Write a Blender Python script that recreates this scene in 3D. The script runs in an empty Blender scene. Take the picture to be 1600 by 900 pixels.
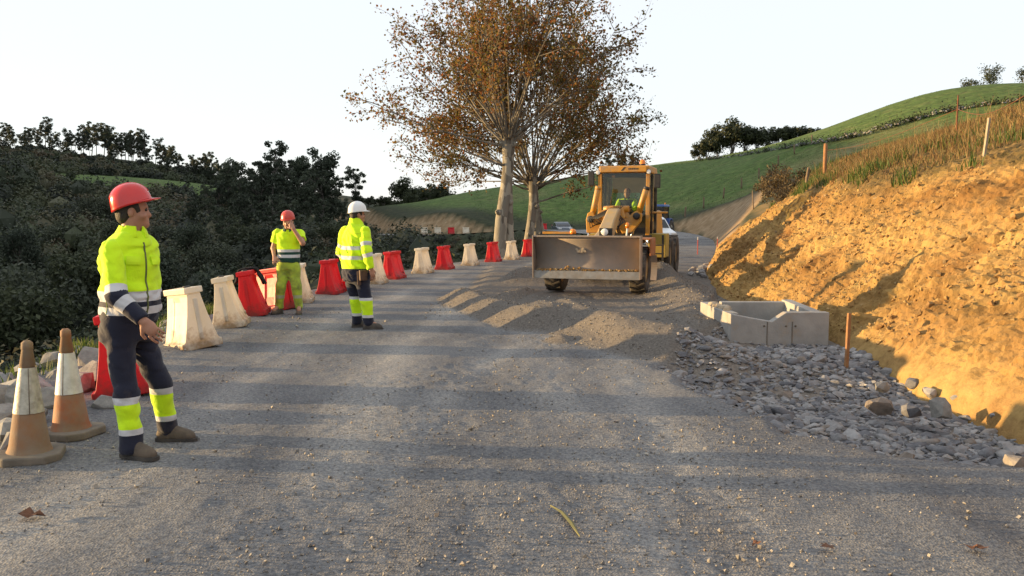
# Roadworks on a hillside lane at sunset: gravel road, grader, workers, barriers.
import bpy, bmesh, math, random
import numpy as np
from mathutils import Vector, Matrix

SC = bpy.context.scene
COL = SC.collection
R = math.radians

# ------------------------------------------------------------------ camera
CAM_H = 1.6
PITCH = 4.853
cam_data = bpy.data.cameras.new('camera')
cam = bpy.data.objects.new('camera', cam_data)
COL.objects.link(cam)
cam.location = (0, 0, CAM_H)
cam.rotation_euler = (R(90 - PITCH), 0, 0)
cam_data.sensor_width = 36.0
cam_data.lens = 36.0 * 1331 / 1600
cam_data.clip_start = 0.1
cam_data.clip_end = 5000
SC.camera = cam

# ------------------------------------------------------------------ sky and sun
SUN_EL = 4.8          # low evening sun
SUN_AZ = 7.0          # degrees ahead of due left
world = bpy.data.worlds.new('World')
SC.world = world
world.use_nodes = True
wn = world.node_tree.nodes
wl = world.node_tree.links
bg = wn['Background']
sky = wn.new('ShaderNodeTexSky')
sky.sky_type = 'NISHITA'
sky.sun_disc = False
sky.sun_elevation = R(SUN_EL)
sky.sun_rotation = R(-90 + SUN_AZ)
sky.altitude = 150
sky.air_density = 1.0
sky.dust_density = 0.6
sky.ozone_density = 2.2
# thin, even evening veil of high cloud over the whole sky
veil = wn.new('ShaderNodeMix'); veil.data_type = 'RGBA'
veil.inputs[0].default_value = 0.76
wl.new(sky.outputs[0], veil.inputs[6])
veil.inputs[7].default_value = (3.6, 3.68, 3.8, 1)
wl.new(veil.outputs[2], bg.inputs[0])
bg.inputs[1].default_value = 0.105

sun_dir = Vector((-math.cos(R(SUN_EL)) * math.cos(R(SUN_AZ)),
                  math.cos(R(SUN_EL)) * math.sin(R(SUN_AZ)), math.sin(R(SUN_EL))))
sl = bpy.data.lights.new('sun', 'SUN')
sl.energy = 3.9
sl.angle = R(0.6)
sl.color = (1.0, 0.675, 0.31)
sun = bpy.data.objects.new('sun', sl)
COL.objects.link(sun)
sun.location = sun_dir * 60
sun.rotation_euler = (-sun_dir).to_track_quat('-Z', 'Y').to_euler()

SC.view_settings.view_transform = 'Standard'
SC.view_settings.look = 'None'
SC.view_settings.gamma = 1.0
SC.view_settings.use_curve_mapping = False
SC.view_settings.exposure = 1.6
SC.render.engine = 'CYCLES'
SC.cycles.use_denoising = True
SC.cycles.max_bounces = 6
SC.cycles.transparent_max_bounces = 8
SC.cycles.caustics_reflective = False
SC.cycles.caustics_refractive = False

# ------------------------------------------------------------------ helpers
_th = R(PITCH)
def pt(px, py, y):
    """World point on the sight line through photo pixel (1600x900) at ground distance y."""
    u = (px - 800) / 1331.0; v = (450 - py) / 1331.0
    d = (u, math.cos(_th) + v * math.sin(_th), -math.sin(_th) + v * math.cos(_th))
    k = y / d[1]
    return Vector((d[0] * k, y, CAM_H + d[2] * k))

def tag(o, label=None, cat=None, group=None, kind=None):
    if label: o['label'] = label
    if cat: o['category'] = cat
    if group: o['group'] = group
    if kind: o['kind'] = kind
    return o

def empty(name, loc=(0, 0, 0), rz=0.0):
    o = bpy.data.objects.new(name, None)
    o.empty_display_size = 0.1
    COL.objects.link(o)
    o.location = loc
    o.rotation_euler = (0, 0, rz)
    return o

def link(name, me, mats=None, parent=None):
    if mats is not None:
        for m in (mats if isinstance(mats, (list, tuple)) else [mats]):
            me.materials.append(m)
    o = bpy.data.objects.new(name, me)
    COL.objects.link(o)
    if parent is not None:
        o.parent = parent
    return o

def fast_mesh(name, V, F, smooth=True, attrs=None, mat_idx=None):
    """numpy verts (n,3), faces (m,k) with one k -> mesh datablock."""
    V = np.asarray(V, np.float32); F = np.asarray(F, np.int32)
    me = bpy.data.meshes.new(name)
    n, (m, k) = len(V), F.shape
    me.vertices.add(n); me.vertices.foreach_set('co', V.ravel())
    me.loops.add(m * k); me.loops.foreach_set('vertex_index', F.ravel())
    me.polygons.add(m)
    me.polygons.foreach_set('loop_start', np.arange(0, m * k, k, dtype=np.int32))
    me.polygons.foreach_set('loop_total', np.full(m, k, np.int32))
    me.polygons.foreach_set('use_smooth', np.full(m, bool(smooth)))
    if mat_idx is not None:
        me.polygons.foreach_set('material_index', np.asarray(mat_idx, np.int32))
    if attrs:
        for an, av in attrs.items():
            a = me.attributes.new(an, 'FLOAT', 'POINT')
            a.data.foreach_set('value', np.asarray(av, np.float32))
    me.update(calc_edges=True)
    me.validate()
    return me

def grid_faces(nu, nv):
    i = np.arange(nu * nv).reshape(nu, nv)
    return np.stack([i[:-1, :-1], i[1:, :-1], i[1:, 1:], i[:-1, 1:]], -1).reshape(-1, 4)

# ---- numpy noise
_perm = np.random.RandomState(7).permutation(4096)
_rv = np.random.RandomState(8).rand(4096) * 2 - 1
def _h3(i, j, k):
    return _rv[_perm[(_perm[(_perm[i & 4095] + j) & 4095] + k) & 4095]]
def noise3(x, y, z):
    x, y, z = np.broadcast_arrays(np.asarray(x, float), np.asarray(y, float), np.asarray(z, float))
    xi, yi, zi = np.floor(x).astype(int), np.floor(y).astype(int), np.floor(z).astype(int)
    fx, fy, fz = x - xi, y - yi, z - zi
    fx, fy, fz = [f * f * (3 - 2 * f) for f in (fx, fy, fz)]
    def L(a, b, t): return a + (b - a) * t
    return L(L(L(_h3(xi, yi, zi), _h3(xi+1, yi, zi), fx), L(_h3(xi, yi+1, zi), _h3(xi+1, yi+1, zi), fx), fy),
             L(L(_h3(xi, yi, zi+1), _h3(xi+1, yi, zi+1), fx), L(_h3(xi, yi+1, zi+1), _h3(xi+1, yi+1, zi+1), fx), fy), fz)
def noise2(x, y):
    x, y = np.broadcast_arrays(np.asarray(x, float), np.asarray(y, float))
    xi, yi = np.floor(x).astype(int), np.floor(y).astype(int)
    fx, fy = x - xi, y - yi
    fx, fy = fx*fx*(3-2*fx), fy*fy*(3-2*fy)
    a, b = _h3(xi, yi, 0), _h3(xi+1, yi, 0); c, d = _h3(xi, yi+1, 0), _h3(xi+1, yi+1, 0)
    return (a + (b-a)*fx) * (1-fy) + (c + (d-c)*fx) * fy
def fbm2(x, y, o=4, g=0.5):
    s, a, t = 0, 1, 0
    for k in range(o):
        s = s + a * noise2(x * 2**k + 17.3*k, y * 2**k + 5.1*k); t += a; a *= g
    return s / t
def sstep(a, b, x):
    t = np.clip((x - a) / (b - a), 0, 1)
    return t * t * (3 - 2 * t)

# ---- materials
def new_mat(name):
    m = bpy.data.materials.new(name); m.use_nodes = True
    nt = m.node_tree
    return m, nt, nt.nodes['Principled BSDF']

def ramp(nt, fac, stops, interp='LINEAR'):
    r = nt.nodes.new('ShaderNodeValToRGB')
    r.color_ramp.interpolation = interp
    el = r.color_ramp.elements
    while len(el) < len(stops): el.new(0.5)
    for e, (p, c) in zip(el, stops):
        e.position = p; e.color = (*c, 1) if len(c) == 3 else c
    nt.links.new(fac, r.inputs[0])
    return r.outputs[0]

def coords(nt, kind='Object', scale=(1, 1, 1)):
    t = nt.nodes.new('ShaderNodeTexCoord')
    mp = nt.nodes.new('ShaderNodeMapping'); mp.inputs['Scale'].default_value = scale
    nt.links.new(t.outputs[kind], mp.inputs[0])
    return mp.outputs[0]

def noise_tex(nt, vec, scale, detail=4, rough=0.55):
    n = nt.nodes.new('ShaderNodeTexNoise')
    n.inputs['Scale'].default_value = scale; n.inputs['Detail'].default_value = detail
    n.inputs['Roughness'].default_value = rough
    nt.links.new(vec, n.inputs['Vector'])
    return n.outputs[0]

def mix_rgb(nt, fac, a, b, mode='MIX'):
    m = nt.nodes.new('ShaderNodeMix'); m.data_type = 'RGBA'; m.blend_type = mode
    for s, v in ((m.inputs[0], fac), (m.inputs[6], a), (m.inputs[7], b)):
        if hasattr(v, 'is_linked') or isinstance(v, bpy.types.NodeSocket): nt.links.new(v, s)
        elif isinstance(v, (int, float)): s.default_value = v
        else: s.default_value = (*v, 1) if len(v) == 3 else v
    return m.outputs[2]

def bump(nt, b, height, strength=0.3, dist=0.02):
    n = nt.nodes.new('ShaderNodeBump')
    n.inputs['Strength'].default_value = strength; n.inputs['Distance'].default_value = dist
    nt.links.new(height, n.inputs['Height'])
    nt.links.new(n.outputs[0], b.inputs['Normal'])
    return n

def attr_node(nt, name):
    a = nt.nodes.new('ShaderNodeAttribute'); a.attribute_name = name
    return a.outputs['Fac']

def paint(name, c1, c2=None, scale=6, rough=0.5, metal=0.0, lo=0.4, hi=0.65, bstr=0.0, bscale=60, dirt=None, dirt_lo=.52, dirt_hi=.7, spec=0.5, coat=0):
    """General surface: two tones broken up by noise, optional dirt colour, fine relief."""
    m, nt, b = new_mat(name)
    v = coords(nt)
    c2 = c2 or tuple(x * 0.75 for x in c1)
    col = ramp(nt, noise_tex(nt, v, scale, 5, .6), [(lo, c1), (hi, c2)])
    if dirt:
        f = ramp(nt, noise_tex(nt, v, scale * 0.6 + 1.3, 6, .65), [(dirt_lo, (0, 0, 0)), (dirt_hi, (1, 1, 1))])
        col = mix_rgb(nt, f, col, dirt)
    nt.links.new(col, b.inputs['Base Color'])
    b.inputs['Roughness'].default_value = rough
    b.inputs['Metallic'].default_value = metal
    b.inputs['Specular IOR Level'].default_value = spec
    b.inputs['Coat Weight'].default_value = coat
    if bstr: bump(nt, b, noise_tex(nt, v, bscale, 4, .6), bstr, 0.01)
    return m

# ---- bmesh shape helpers (each adds to an open bmesh)
def bm_box(bm, c, s, rot=None, taper=None, bev=0.0):
    """box centre c, full size s; rot = Matrix 3x3; taper=(tx,ty) scale of the top."""
    vs = []
    for dz in (-.5, .5):
        for dx, dy in ((-.5, -.5), (.5, -.5), (.5, .5), (-.5, .5)):
            k = taper if (taper and dz > 0) else (1, 1)
            p = Vector((dx * s[0] * k[0], dy * s[1] * k[1], dz * s[2]))
            if rot is not None: p = rot @ p
            vs.append(bm.verts.new(p + Vector(c)))
    fs = [(3, 2, 1, 0), (4, 5, 6, 7), (0, 1, 5, 4), (1, 2, 6, 5), (2, 3, 7, 6), (3, 0, 4, 7)]
    faces = [bm.faces.new([vs[i] for i in f]) for f in fs]
    if bev:
        es = list({e for f in faces for e in f.edges})
        bmesh.ops.bevel(bm, geom=es, offset=bev, segments=2, profile=.6, affect='EDGES')
    return faces

def frame_of(d):
    d = Vector(d).normalized()
    a = Vector((0, 0, 1)) if abs(d.z) < .9 else Vector((1, 0, 0))
    x = d.cross(a).normalized(); y = x.cross(d).normalized()
    return x, y, d

def bm_tube(bm, pts, rad, n=12, cap=True):
    """tube along points; rad a number or one per point."""
    pts = [Vector(p) for p in pts]
    if not hasattr(rad, '__len__'): rad = [rad] * len(pts)
    rings = []; px = None
    for i, p in enumerate(pts):
        d = (pts[min(i+1, len(pts)-1)] - pts[max(i-1, 0)]).normalized()
        if px is None: x, y, _ = frame_of(d)
        else:
            x = (px - d * px.dot(d)).normalized(); y = d.cross(x)
            y = -y if False else y
        if px is None: y = d.cross(x)
        px = x
        rings.append([bm.verts.new(p + (x * math.cos(t) + y * math.sin(t)) * rad[i])
                      for t in [2 * math.pi * k / n for k in range(n)]])
    for a, b in zip(rings, rings[1:]):
        for k in range(n):
            f = bm.faces.new((a[k], a[(k+1) % n], b[(k+1) % n], b[k])); f.smooth = True
    if cap:
        bm.faces.new(rings[0][::-1]); bm.faces.new(rings[-1])

def bm_lathe(bm, prof, n=32, axis=None, org=(0, 0, 0), smooth=True, sx=1, sy=1):
    """profile [(r, h)] spun round z (or axis) at org."""
    org = Vector(org)
    if axis is None: X, Y, Z = Vector((1, 0, 0)), Vector((0, 1, 0)), Vector((0, 0, 1))
    else: X, Y, Z = frame_of(axis); Y = Z.cross(X)
    rings = []
    for r, h in prof:
        if r < 1e-6: rings.append([bm.verts.new(org + Z * h)])
        else: rings.append([bm.verts.new(org + Z * h + X * r * sx * math.cos(2*math.pi*k/n) + Y * r * sy * math.sin(2*math.pi*k/n)) for k in range(n)])
    for a, b in zip(rings, rings[1:]):
        for k in range(n):
            k2 = (k + 1) % n
            if len(a) == 1 and len(b) == 1: continue
            if len(a) == 1: f = bm.faces.new((a[0], b[k2], b[k]))
            elif len(b) == 1: f = bm.faces.new((a[k], a[k2], b[0]))
            else: f = bm.faces.new((a[k], a[k2], b[k2], b[k]))
            f.smooth = smooth

def bm_prism(bm, outline, a, b, plane='YZ'):
    """closed outline extruded between a and b along the axis missing from plane."""
    def P(p, t):
        return {'YZ': (t, p[0], p[1]), 'XZ': (p[0], t, p[1]), 'XY': (p[0], p[1], t)}[plane]
    v0 = [bm.verts.new(P(p, a)) for p in outline]; v1 = [bm.verts.new(P(p, b)) for p in outline]
    n = len(outline)
    bm.faces.new(v0); bm.faces.new(v1[::-1])
    for i in range(n): bm.faces.new((v0[i], v1[i], v1[(i+1) % n], v0[(i+1) % n]))

def bm_done(name, bm, mat, parent=None, loc=None, smooth=None, bevel=0.0):
    bmesh.ops.recalc_face_normals(bm, faces=bm.faces)
    if smooth is not None:
        for f in bm.faces: f.smooth = smooth
    me = bpy.data.meshes.new(name); bm.to_mesh(me); bm.free()
    o = link(name, me, mat, parent)
    if loc is not None: o.location = loc
    if bevel:
        md = o.modifiers.new('bevel', 'BEVEL'); md.width = bevel; md.segments = 2; md.limit_method = 'ANGLE'
    return o

def part(name, mat, parent, fn, bevel=0.0, smooth=None):
    bm = bmesh.new(); fn(bm)
    return bm_done(name, bm, mat, parent, bevel=bevel, smooth=smooth)

def copy_tree(o, parent=None):
    c = o.copy(); COL.objects.link(c)
    if parent is not None: c.parent = parent
    for ch in list(o.children): copy_tree(ch, c)
    return c
# ------------------------------------------------------------------ land form
NAT = np.array([
 (-6,0,-.6),(-6,12,-1.2),(-10,5,-3),(-10,20,-4),(-20,0,-7),(-20,20,-8),(-30,40,-9),(-12,40,-5),(-3,45,-2.5),
 (3,60,-3.5),(-8,60,-6),(-22,70,-9),(0,78,-3),(-14,88,-4),(-45,80,-8),(-45,20,-12),(-80,0,-12),(-45,50,-10),
 (0,0,.3),(0,20,.3),(3,30,.5),(7,45,.3),(0,-15,.3),
 (7.1,-5,2.5),(7.1,5,2.5),(7.1,15,2.4),(7.4,22,2.3),(9.2,28,2.3),(12,36,2.0),(12,20,4.1),(12,33,3.5),(12,10,4.3),(12,0,4.4),
 (17,45,2.5),(20,20,6),(20,35,4.5),(20,0,6.5),(20,58,3.2),(21,70,4.1),(21,85,2.7),(17.5,92,1.1),(4,112,.6),(-10,118,1.8),(-20,128,.5),
 (-7,150,5.8),(-14,160,3),(8,150,8),(32,150,11.4),(24,160,10.9),(20,120,5),(35,110,9.5),(47,130,14.5),(58,120,18.6),(60,100,15),(45,75,9),
 (80,130,19.5),(60,170,14),(100,200,18),(30,220,8),(0,250,4),
 (-35,140,1),(-27,150,3),(-50,120,-2),(-60,150,0),(-86,140,2),(-72,172,3.5),(-110,180,11),(-25,175,2),(-10,185,4),(-81,200,9.4),(-97,260,12.8),(-180,300,25),(-130,300,20),
 (-140,220,15),(-230,330,26),(-60,260,6),(-30,300,4),(0,350,3),(100,350,12),
 (-130,140,24),(-150,155,27),(-130,95,14),(-112,62,-2),(-120,20,-10),(-120,-60,-10),  # unseen hill left of the view, added to keep sun off the pasture
 (-5,-40,.3),(20,-40,6),(60,-40,14),(-40,-40,-8),(60,20,14),(120,50,18),(200,200,26),
 (-400,400,30),(-400,100,0),(-500,-200,-10),(500,0,30),(0,800,0),(-500,800,10),(500,800,15),(0,-250,0),(500,-250,20),(500,400,20),(-300,-60,-12),
], float)
def _phi(r2): return 0.5 * r2 * np.log(r2 + 1e-9)
_S = 100.0
_cx, _cy = NAT[:, 0] / _S, NAT[:, 1] / _S
_n = len(NAT)
_A = np.zeros((_n + 3, _n + 3))
_A[:_n, :_n] = _phi((_cx[:, None] - _cx) ** 2 + (_cy[:, None] - _cy) ** 2) + np.eye(_n) * 2e-4
_P = np.stack([np.ones(_n), _cx, _cy], 1)
_A[:_n, _n:] = _P; _A[_n:, :_n] = _P.T
_w = np.linalg.solve(_A, np.concatenate([NAT[:, 2], [0, 0, 0]]))
def natural(x, y):
    x = np.asarray(x, float) / _S; y = np.asarray(y, float) / _S
    z = _w[_n] + _w[_n+1] * x + _w[_n+2] * y
    for i in range(_n):
        z = z + _w[i] * _phi((x - _cx[i]) ** 2 + (y - _cy[i]) ** 2)
    return z

# road edges (same number of nodes on both sides)
RN = np.array([(4.4,-30),(4.4,-8),(4.3,4),(4.25,11),(4.3,17),(5,22),(6.2,27),(8.5,36),(11,46),(13.8,58),(16.3,70),(17,80),(14.5,90),(8,99),(0,106),(-8,113),(-17,124),(-28,142),(-40,165),(-60,210),(-100,330)], float)
LN = np.array([(-4.6,-30),(-4.6,-8),(-4.7,4),(-4.9,11),(-4.9,16),(-4.5,20),(-3.8,24),(-1.8,32),(1.3,40),(5.3,51),(8.5,61),(9.6,70),(8,78),(3.5,86),(-3.5,94),(-11,102),(-21,113),(-34,131),(-48,155),(-70,202),(-112,325)], float)
def catmull(P, k=12):
    out = []
    Q = np.vstack([2*P[0]-P[1], P, 2*P[-1]-P[-2]])
    for i in range(1, len(Q) - 2):
        t = np.linspace(0, 1, k, endpoint=False)[:, None]
        a, b, c, d = Q[i-1], Q[i], Q[i+1], Q[i+2]
        out.append(.5*((2*b)+(c-a)*t+(2*a-5*b+4*c-d)*t*t+(-a+3*b-3*c+d)*t**3))
    out.append(P[-1:])
    return np.vstack(out)
RC, LC = catmull(RN), catmull(LN)
def sdist(P, x, y):
    """signed distance to polyline P; positive on its right-hand side."""
    x = np.asarray(x, float); y = np.asarray(y, float)
    best = np.full(x.shape, 1e18); sg = np.ones(x.shape)
    for a, b in zip(P[:-1], P[1:]):
        d = b - a; L2 = d @ d
        t = np.clip(((x-a[0])*d[0] + (y-a[1])*d[1]) / L2, 0, 1)
        ex, ey = x - a[0] - t*d[0], y - a[1] - t*d[1]
        q = ex*ex + ey*ey
        s = np.where(d[0]*ey - d[1]*ex < 0, 1.0, -1.0)
        m = q < best
        best = np.where(m, q, best); sg = np.where(m, s, sg)
    return np.sqrt(best) * sg
def z_road(y):
    return np.interp(y, [-30,8,14,18,26,45,60,75,88,100,115,170], [0,0,-.02,-.1,-.08,-.2,-.35,-.3,.15,-.7,-1,-1.5])
def road_out(x, y):
    dR, dL = sdist(RC, x, y), -sdist(LC, x, y)
    return dR, dL
def land(x, y, dR=None, dL=None, nat=None):
    if dR is None: dR, dL = road_out(x, y)
    if nat is None: nat = natural(x, y)
    d = np.maximum(0, np.maximum(dR, dL))
    zc = z_road(y)
    zz = np.clip(nat, zc - .62 * np.maximum(0, d - .35), zc + .9 * d)
    k = np.maximum(sstep(16, 26, d), sstep(150, 175, y))
    return zz * (1 - k) + nat * k, d, nat

# ---- details of the road surface
def seg_d(P, x, y):
    P = np.asarray(P, float)
    return np.abs(sdist(P, x, y))
PITX = ([4.6,5.3,5.6,6.2,7,9.1,10.3,11.2,12.4], [4.6,3.3,2.5,2.05,1.85,1.5,2.1,2.7,4])
def pit_mask(x, y):
    xl = np.interp(y, *PITX) + .12 * noise2(x*2.1, y*2.1)
    return sstep(-.05, .35, x - xl) * sstep(5.15, 5.5, y) * (1 - sstep(11.6, 12.6, y))
def pit_depth(x, y):
    return .27 * pit_mask(x, y) * (1 - .85 * sstep(8.3, 10.2, y))
WINDROWS = [([(-1.02,17.3),(-.85,16.0),(-.45,14.6),(.0,13.2),(.34,12.3)], .50, .25),
            ([(.80,13.0),(1.05,12.0),(1.4,11.0),(1.8,10.2),(2.25,9.7)], .72, .24),
            ([(4.0,23.5),(3.75,20),(3.45,17),(3.2,14.5),(3.05,12.9),(2.75,11.4)], .8, .19),
            ([(.15,20.9),(1.8,20.7),(3.5,20.3)], .55, .36),
            ([(.60,10.9),(.66,10.8)], .2, .08),
            ([(.30,18.0),(-.05,16.9),(-.25,15.2)], .3, .10)]
LAYER = catmull(np.array([(-.6,40),(-.95,24),(-.95,18),(-.33,14.4),(.37,12.3),(.73,11.7),(1.05,10.4),(1.45,9.6),(1.88,9.35),(2.25,9.8),(2.55,10.8),(2.8,12.0),(3.2,13.6)], float), 6)
def layer(x, y):
    """the new course of gravel: 0 outside, 1 on top"""
    d = -sdist(LAYER, x, y)
    return sstep(0, .40, d + .08*noise2(x*1.9, y*1.9)) * (1 - sstep(22, 34, y)) * (y > 8.8)
def fresh_mask(x, y):
    m = sstep(-.12, .12, -sdist(LAYER, x, y)) * (1 - sstep(22, 34, y)) * (y > 8.8)
    for P, w, h in WINDROWS:
        m = np.maximum(m, 1 - sstep(w*.8, w*1.2, seg_d(P, x, y)))
    return m
def road_z(x, y):
    z = z_road(y)
    z = z - pit_depth(x, y)
    z = z + .09 * layer(x, y)
    near = 1 - sstep(24, 40, y)
    for P, w, h in WINDROWS:
        d = seg_d(P, x, y)
        hh = h * (1 + .14 * noise2(x*1.1, y*1.1))
        z = z + near * hh * np.clip(1 - (d / w) ** 1.25, 0, 1) ** 1.15
    z = z + near * (.016 * fbm2(x*1.1, y*.7, 3) + .008 * fbm2(x*5+40, y*5, 3))
    # tyre tracks run along the road
    z = z - near * .012 * (np.exp(-((x - 1.0 - .04*y + .25*np.sin(y*.4)) / .2) ** 2) + np.exp(-((x + .8 - .04*y + .2*np.sin(y*.4+1)) / .22) ** 2))
    return z
def ground_z(x, y):
    """height of the finished surface at points"""
    x = np.atleast_1d(np.asarray(x, float)); y = np.atleast_1d(np.asarray(y, float))
    dR, dL = road_out(x, y)
    z, d, _ = land(x, y, dR, dL)
    return np.where(d <= 0, road_z(x, y), z)
def _sd1(P, x, y):
    a, b = P[:-1], P[1:]; d = b - a
    t = np.clip(((x-a[:, 0])*d[:, 0] + (y-a[:, 1])*d[:, 1]) / (d*d).sum(1), 0, 1)
    ex, ey = x - a[:, 0] - t*d[:, 0], y - a[:, 1] - t*d[:, 1]
    k = int(np.argmin(ex*ex + ey*ey))
    return math.hypot(ex[k], ey[k]) * (1 if d[k, 0]*ey[k] - d[k, 1]*ex[k] < 0 else -1)
def gz(x, y):
    dR, dL = np.array([_sd1(RC, x, y)]), np.array([-_sd1(LC, x, y)])
    xs, ys = x / _S, y / _S
    nat = np.array([_w[_n] + _w[_n+1]*xs + _w[_n+2]*ys + (_w[:_n] * _phi((xs-_cx)**2 + (ys-_cy)**2)).sum()])
    if max(dR[0], dL[0]) <= 0: return float(road_z(np.array([x]), np.array([y]))[0])
    return float(land(np.array([x]), np.array([y]), dR, dL, nat)[0][0])

# ------------------------------------------------------------------ terrain sheet
def warp(n, lo, hi, c, k):
    t = np.linspace(math.asinh((lo - c) / k), math.asinh((hi - c) / k), n)
    return c + k * np.sinh(t)
gx = warp(390, -900, 900, 2, 14)
gy = warp(410, -250, 1100, 30, 26)
X, Y = np.meshgrid(gx, gy, indexing='ij')
xf, yf = X.ravel(), Y.ravel()
dRt, dLt = road_out(xf, yf)
zt, dout, natz = land(xf, yf, dRt, dLt)
rough = .12 * fbm2(xf * .25, yf * .25, 4) * np.clip(dout / 3, 0, 1) + .5 * fbm2(xf * .03, yf * .03, 3) * np.clip(dout / 25, 0, 1)
zt = zt + rough
cutm = np.clip((natz - zt - .12) * 2.5, 0, 1) * (dRt > 0)
# sink beneath the road and the bank sheet
sink = .5 * sstep(-.1, .6, np.minimum(-dRt, -dLt))
bank_zone = (dRt > -.1) & (dRt < 4.4) & (yf > 3.6) & (yf < 47) & (xf > 3)
sink = np.where(bank_zone, .45, sink)
zt = zt - sink
pasture = sstep(6, 12, dRt) * sstep(20, 34, yf + xf * .2) * (natz > 0.2)
pasture = np.where((xf < -60) & (yf > 150), sstep(-.15, .25, -((xf + 84) / 32) ** 2 - ((yf - 205) / 32) ** 2 + .6), np.where(xf < -25, 0, pasture))
drygr = sstep(2.0, 3.0, dRt) * (1 - sstep(9, 16, dRt)) * (yf < 60) * (xf > 3)
terrain_me = fast_mesh('terrain', np.stack([xf, yf, zt], 1), grid_faces(*X.shape), True,
                       {'cut': cutm, 'pasture': pasture, 'dry': drygr})

def terrain_mat():
    m, nt, b = new_mat('hillside')
    v = coords(nt)
    n1 = noise_tex(nt, v, .09, 6, .6); n2 = noise_tex(nt, v, 1.3, 5, .65)
    scrub = ramp(nt, n2, [(.3, (.018, .022, .012)), (.55, (.035, .042, .02)), (.75, (.07, .055, .032))])
    n4 = noise_tex(nt, coords(nt, scale=(1, 2.5, 1)), .35, 4, .6)
    g1 = ramp(nt, n4, [(.3, (.062, .105, .026)), (.5, (.085, .135, .034)), (.7, (.125, .15, .05))])
    g2 = ramp(nt, n2, [(.35, (.55, .55, .55)), (.65, (1.15, 1.15, 1.1))])
    grass = mix_rgb(nt, 1.0, g1, g2, 'MULTIPLY')
    dry = ramp(nt, n2, [(.35, (.10, .085, .03)), (.6, (.2, .13, .055))])
    dirt = ramp(nt, n2, [(.3, (.17, .11, .055)), (.55, (.27, .19, .11)), (.75, (.33, .26, .17))])
    c = mix_rgb(nt, attr_node(nt, 'pasture'), scrub, grass)
    c = mix_rgb(nt, attr_node(nt, 'dry'), c, dry)
    c = mix_rgb(nt, attr_node(nt, 'cut'), c, dirt)
    nt.links.new(c, b.inputs['Base Color'])
    b.inputs['Roughness'].default_value = .95
    b.inputs['Specular IOR Level'].default_value = .15
    bump(nt, b, n2, .6, .15)
    return m
terrain = tag(link('terrain', terrain_me, terrain_mat()), kind='structure')

# ------------------------------------------------------------------ road sheet
rows = [-6.0]
while rows[-1] < 70:
    rows.append(rows[-1] + max(.022, .0075 * abs(rows[-1])) if rows[-1] > 2.6 else rows[-1] + .3)
rows = np.array(rows)
def edge_at(P, yy): return np.interp(yy, P[:, 1], P[:, 0])
mono_R = RC[RC[:, 1] <= 72]; mono_L = LC[:len(mono_R)]
mono_L = LC[LC[:, 1] <= 71]
ncol = 320
u = np.linspace(0, 1, ncol)
xl, xr = edge_at(mono_L, rows) - .3, edge_at(mono_R, rows) + .25
RX = xl[:, None] + (xr - xl)[:, None] * u
RY = np.repeat(rows[:, None], ncol, 1)
rxf, ryf = RX.ravel(), RY.ravel()
rz = road_z(rxf, ryf)
nearf = 1 - sstep(14, 26, ryf)
fresh = fresh_mask(rxf, ryf) * (1 - sstep(24, 40, ryf))
pit = pit_mask(rxf, ryf)
rgh = .35 + .65 * sstep(-.1, .5, fbm2(rxf*.9, ryf*.5+9, 3))
rz = rz + nearf * rgh * (.0045 * noise2(rxf*14, ryf*14) + .004 * noise2(rxf*27, ryf*27) + .003 * np.abs(noise2(rxf*45, ryf*45)))
rz = rz + fresh * nearf * .009 * noise2(rxf*19+3, ryf*19)
edge_d = np.minimum(rxf - np.repeat(xl, ncol), np.repeat(xr, ncol) - rxf)
rz = rz - np.where(rxf < 0, .25, .1) * np.clip(1 - edge_d / .3, 0, 1) ** 2
track = np.zeros(len(rxf))
for c_, w_, sw, ph in ((-2.9, .30, .25, 0), (-1.35, .32, .3, 1), (.45, .34, .3, 1.2), (1.35, .25, .5, 2.2), (-.4, .22, .6, 3)):
    track = np.maximum(track, np.exp(-((rxf - c_ - .03*ryf - sw*np.sin(ryf*.33 + ph)) / w_) ** 2))
track = np.clip(track * (.75 + .6*fbm2(rxf*1.3, ryf*.5, 3)), 0, 1)
road_me = fast_mesh('road', np.stack([rxf, ryf, rz], 1), grid_faces(len(rows), ncol)[:, ::-1], True, {'fresh': fresh, 'pit': pit, 'track': track})
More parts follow.
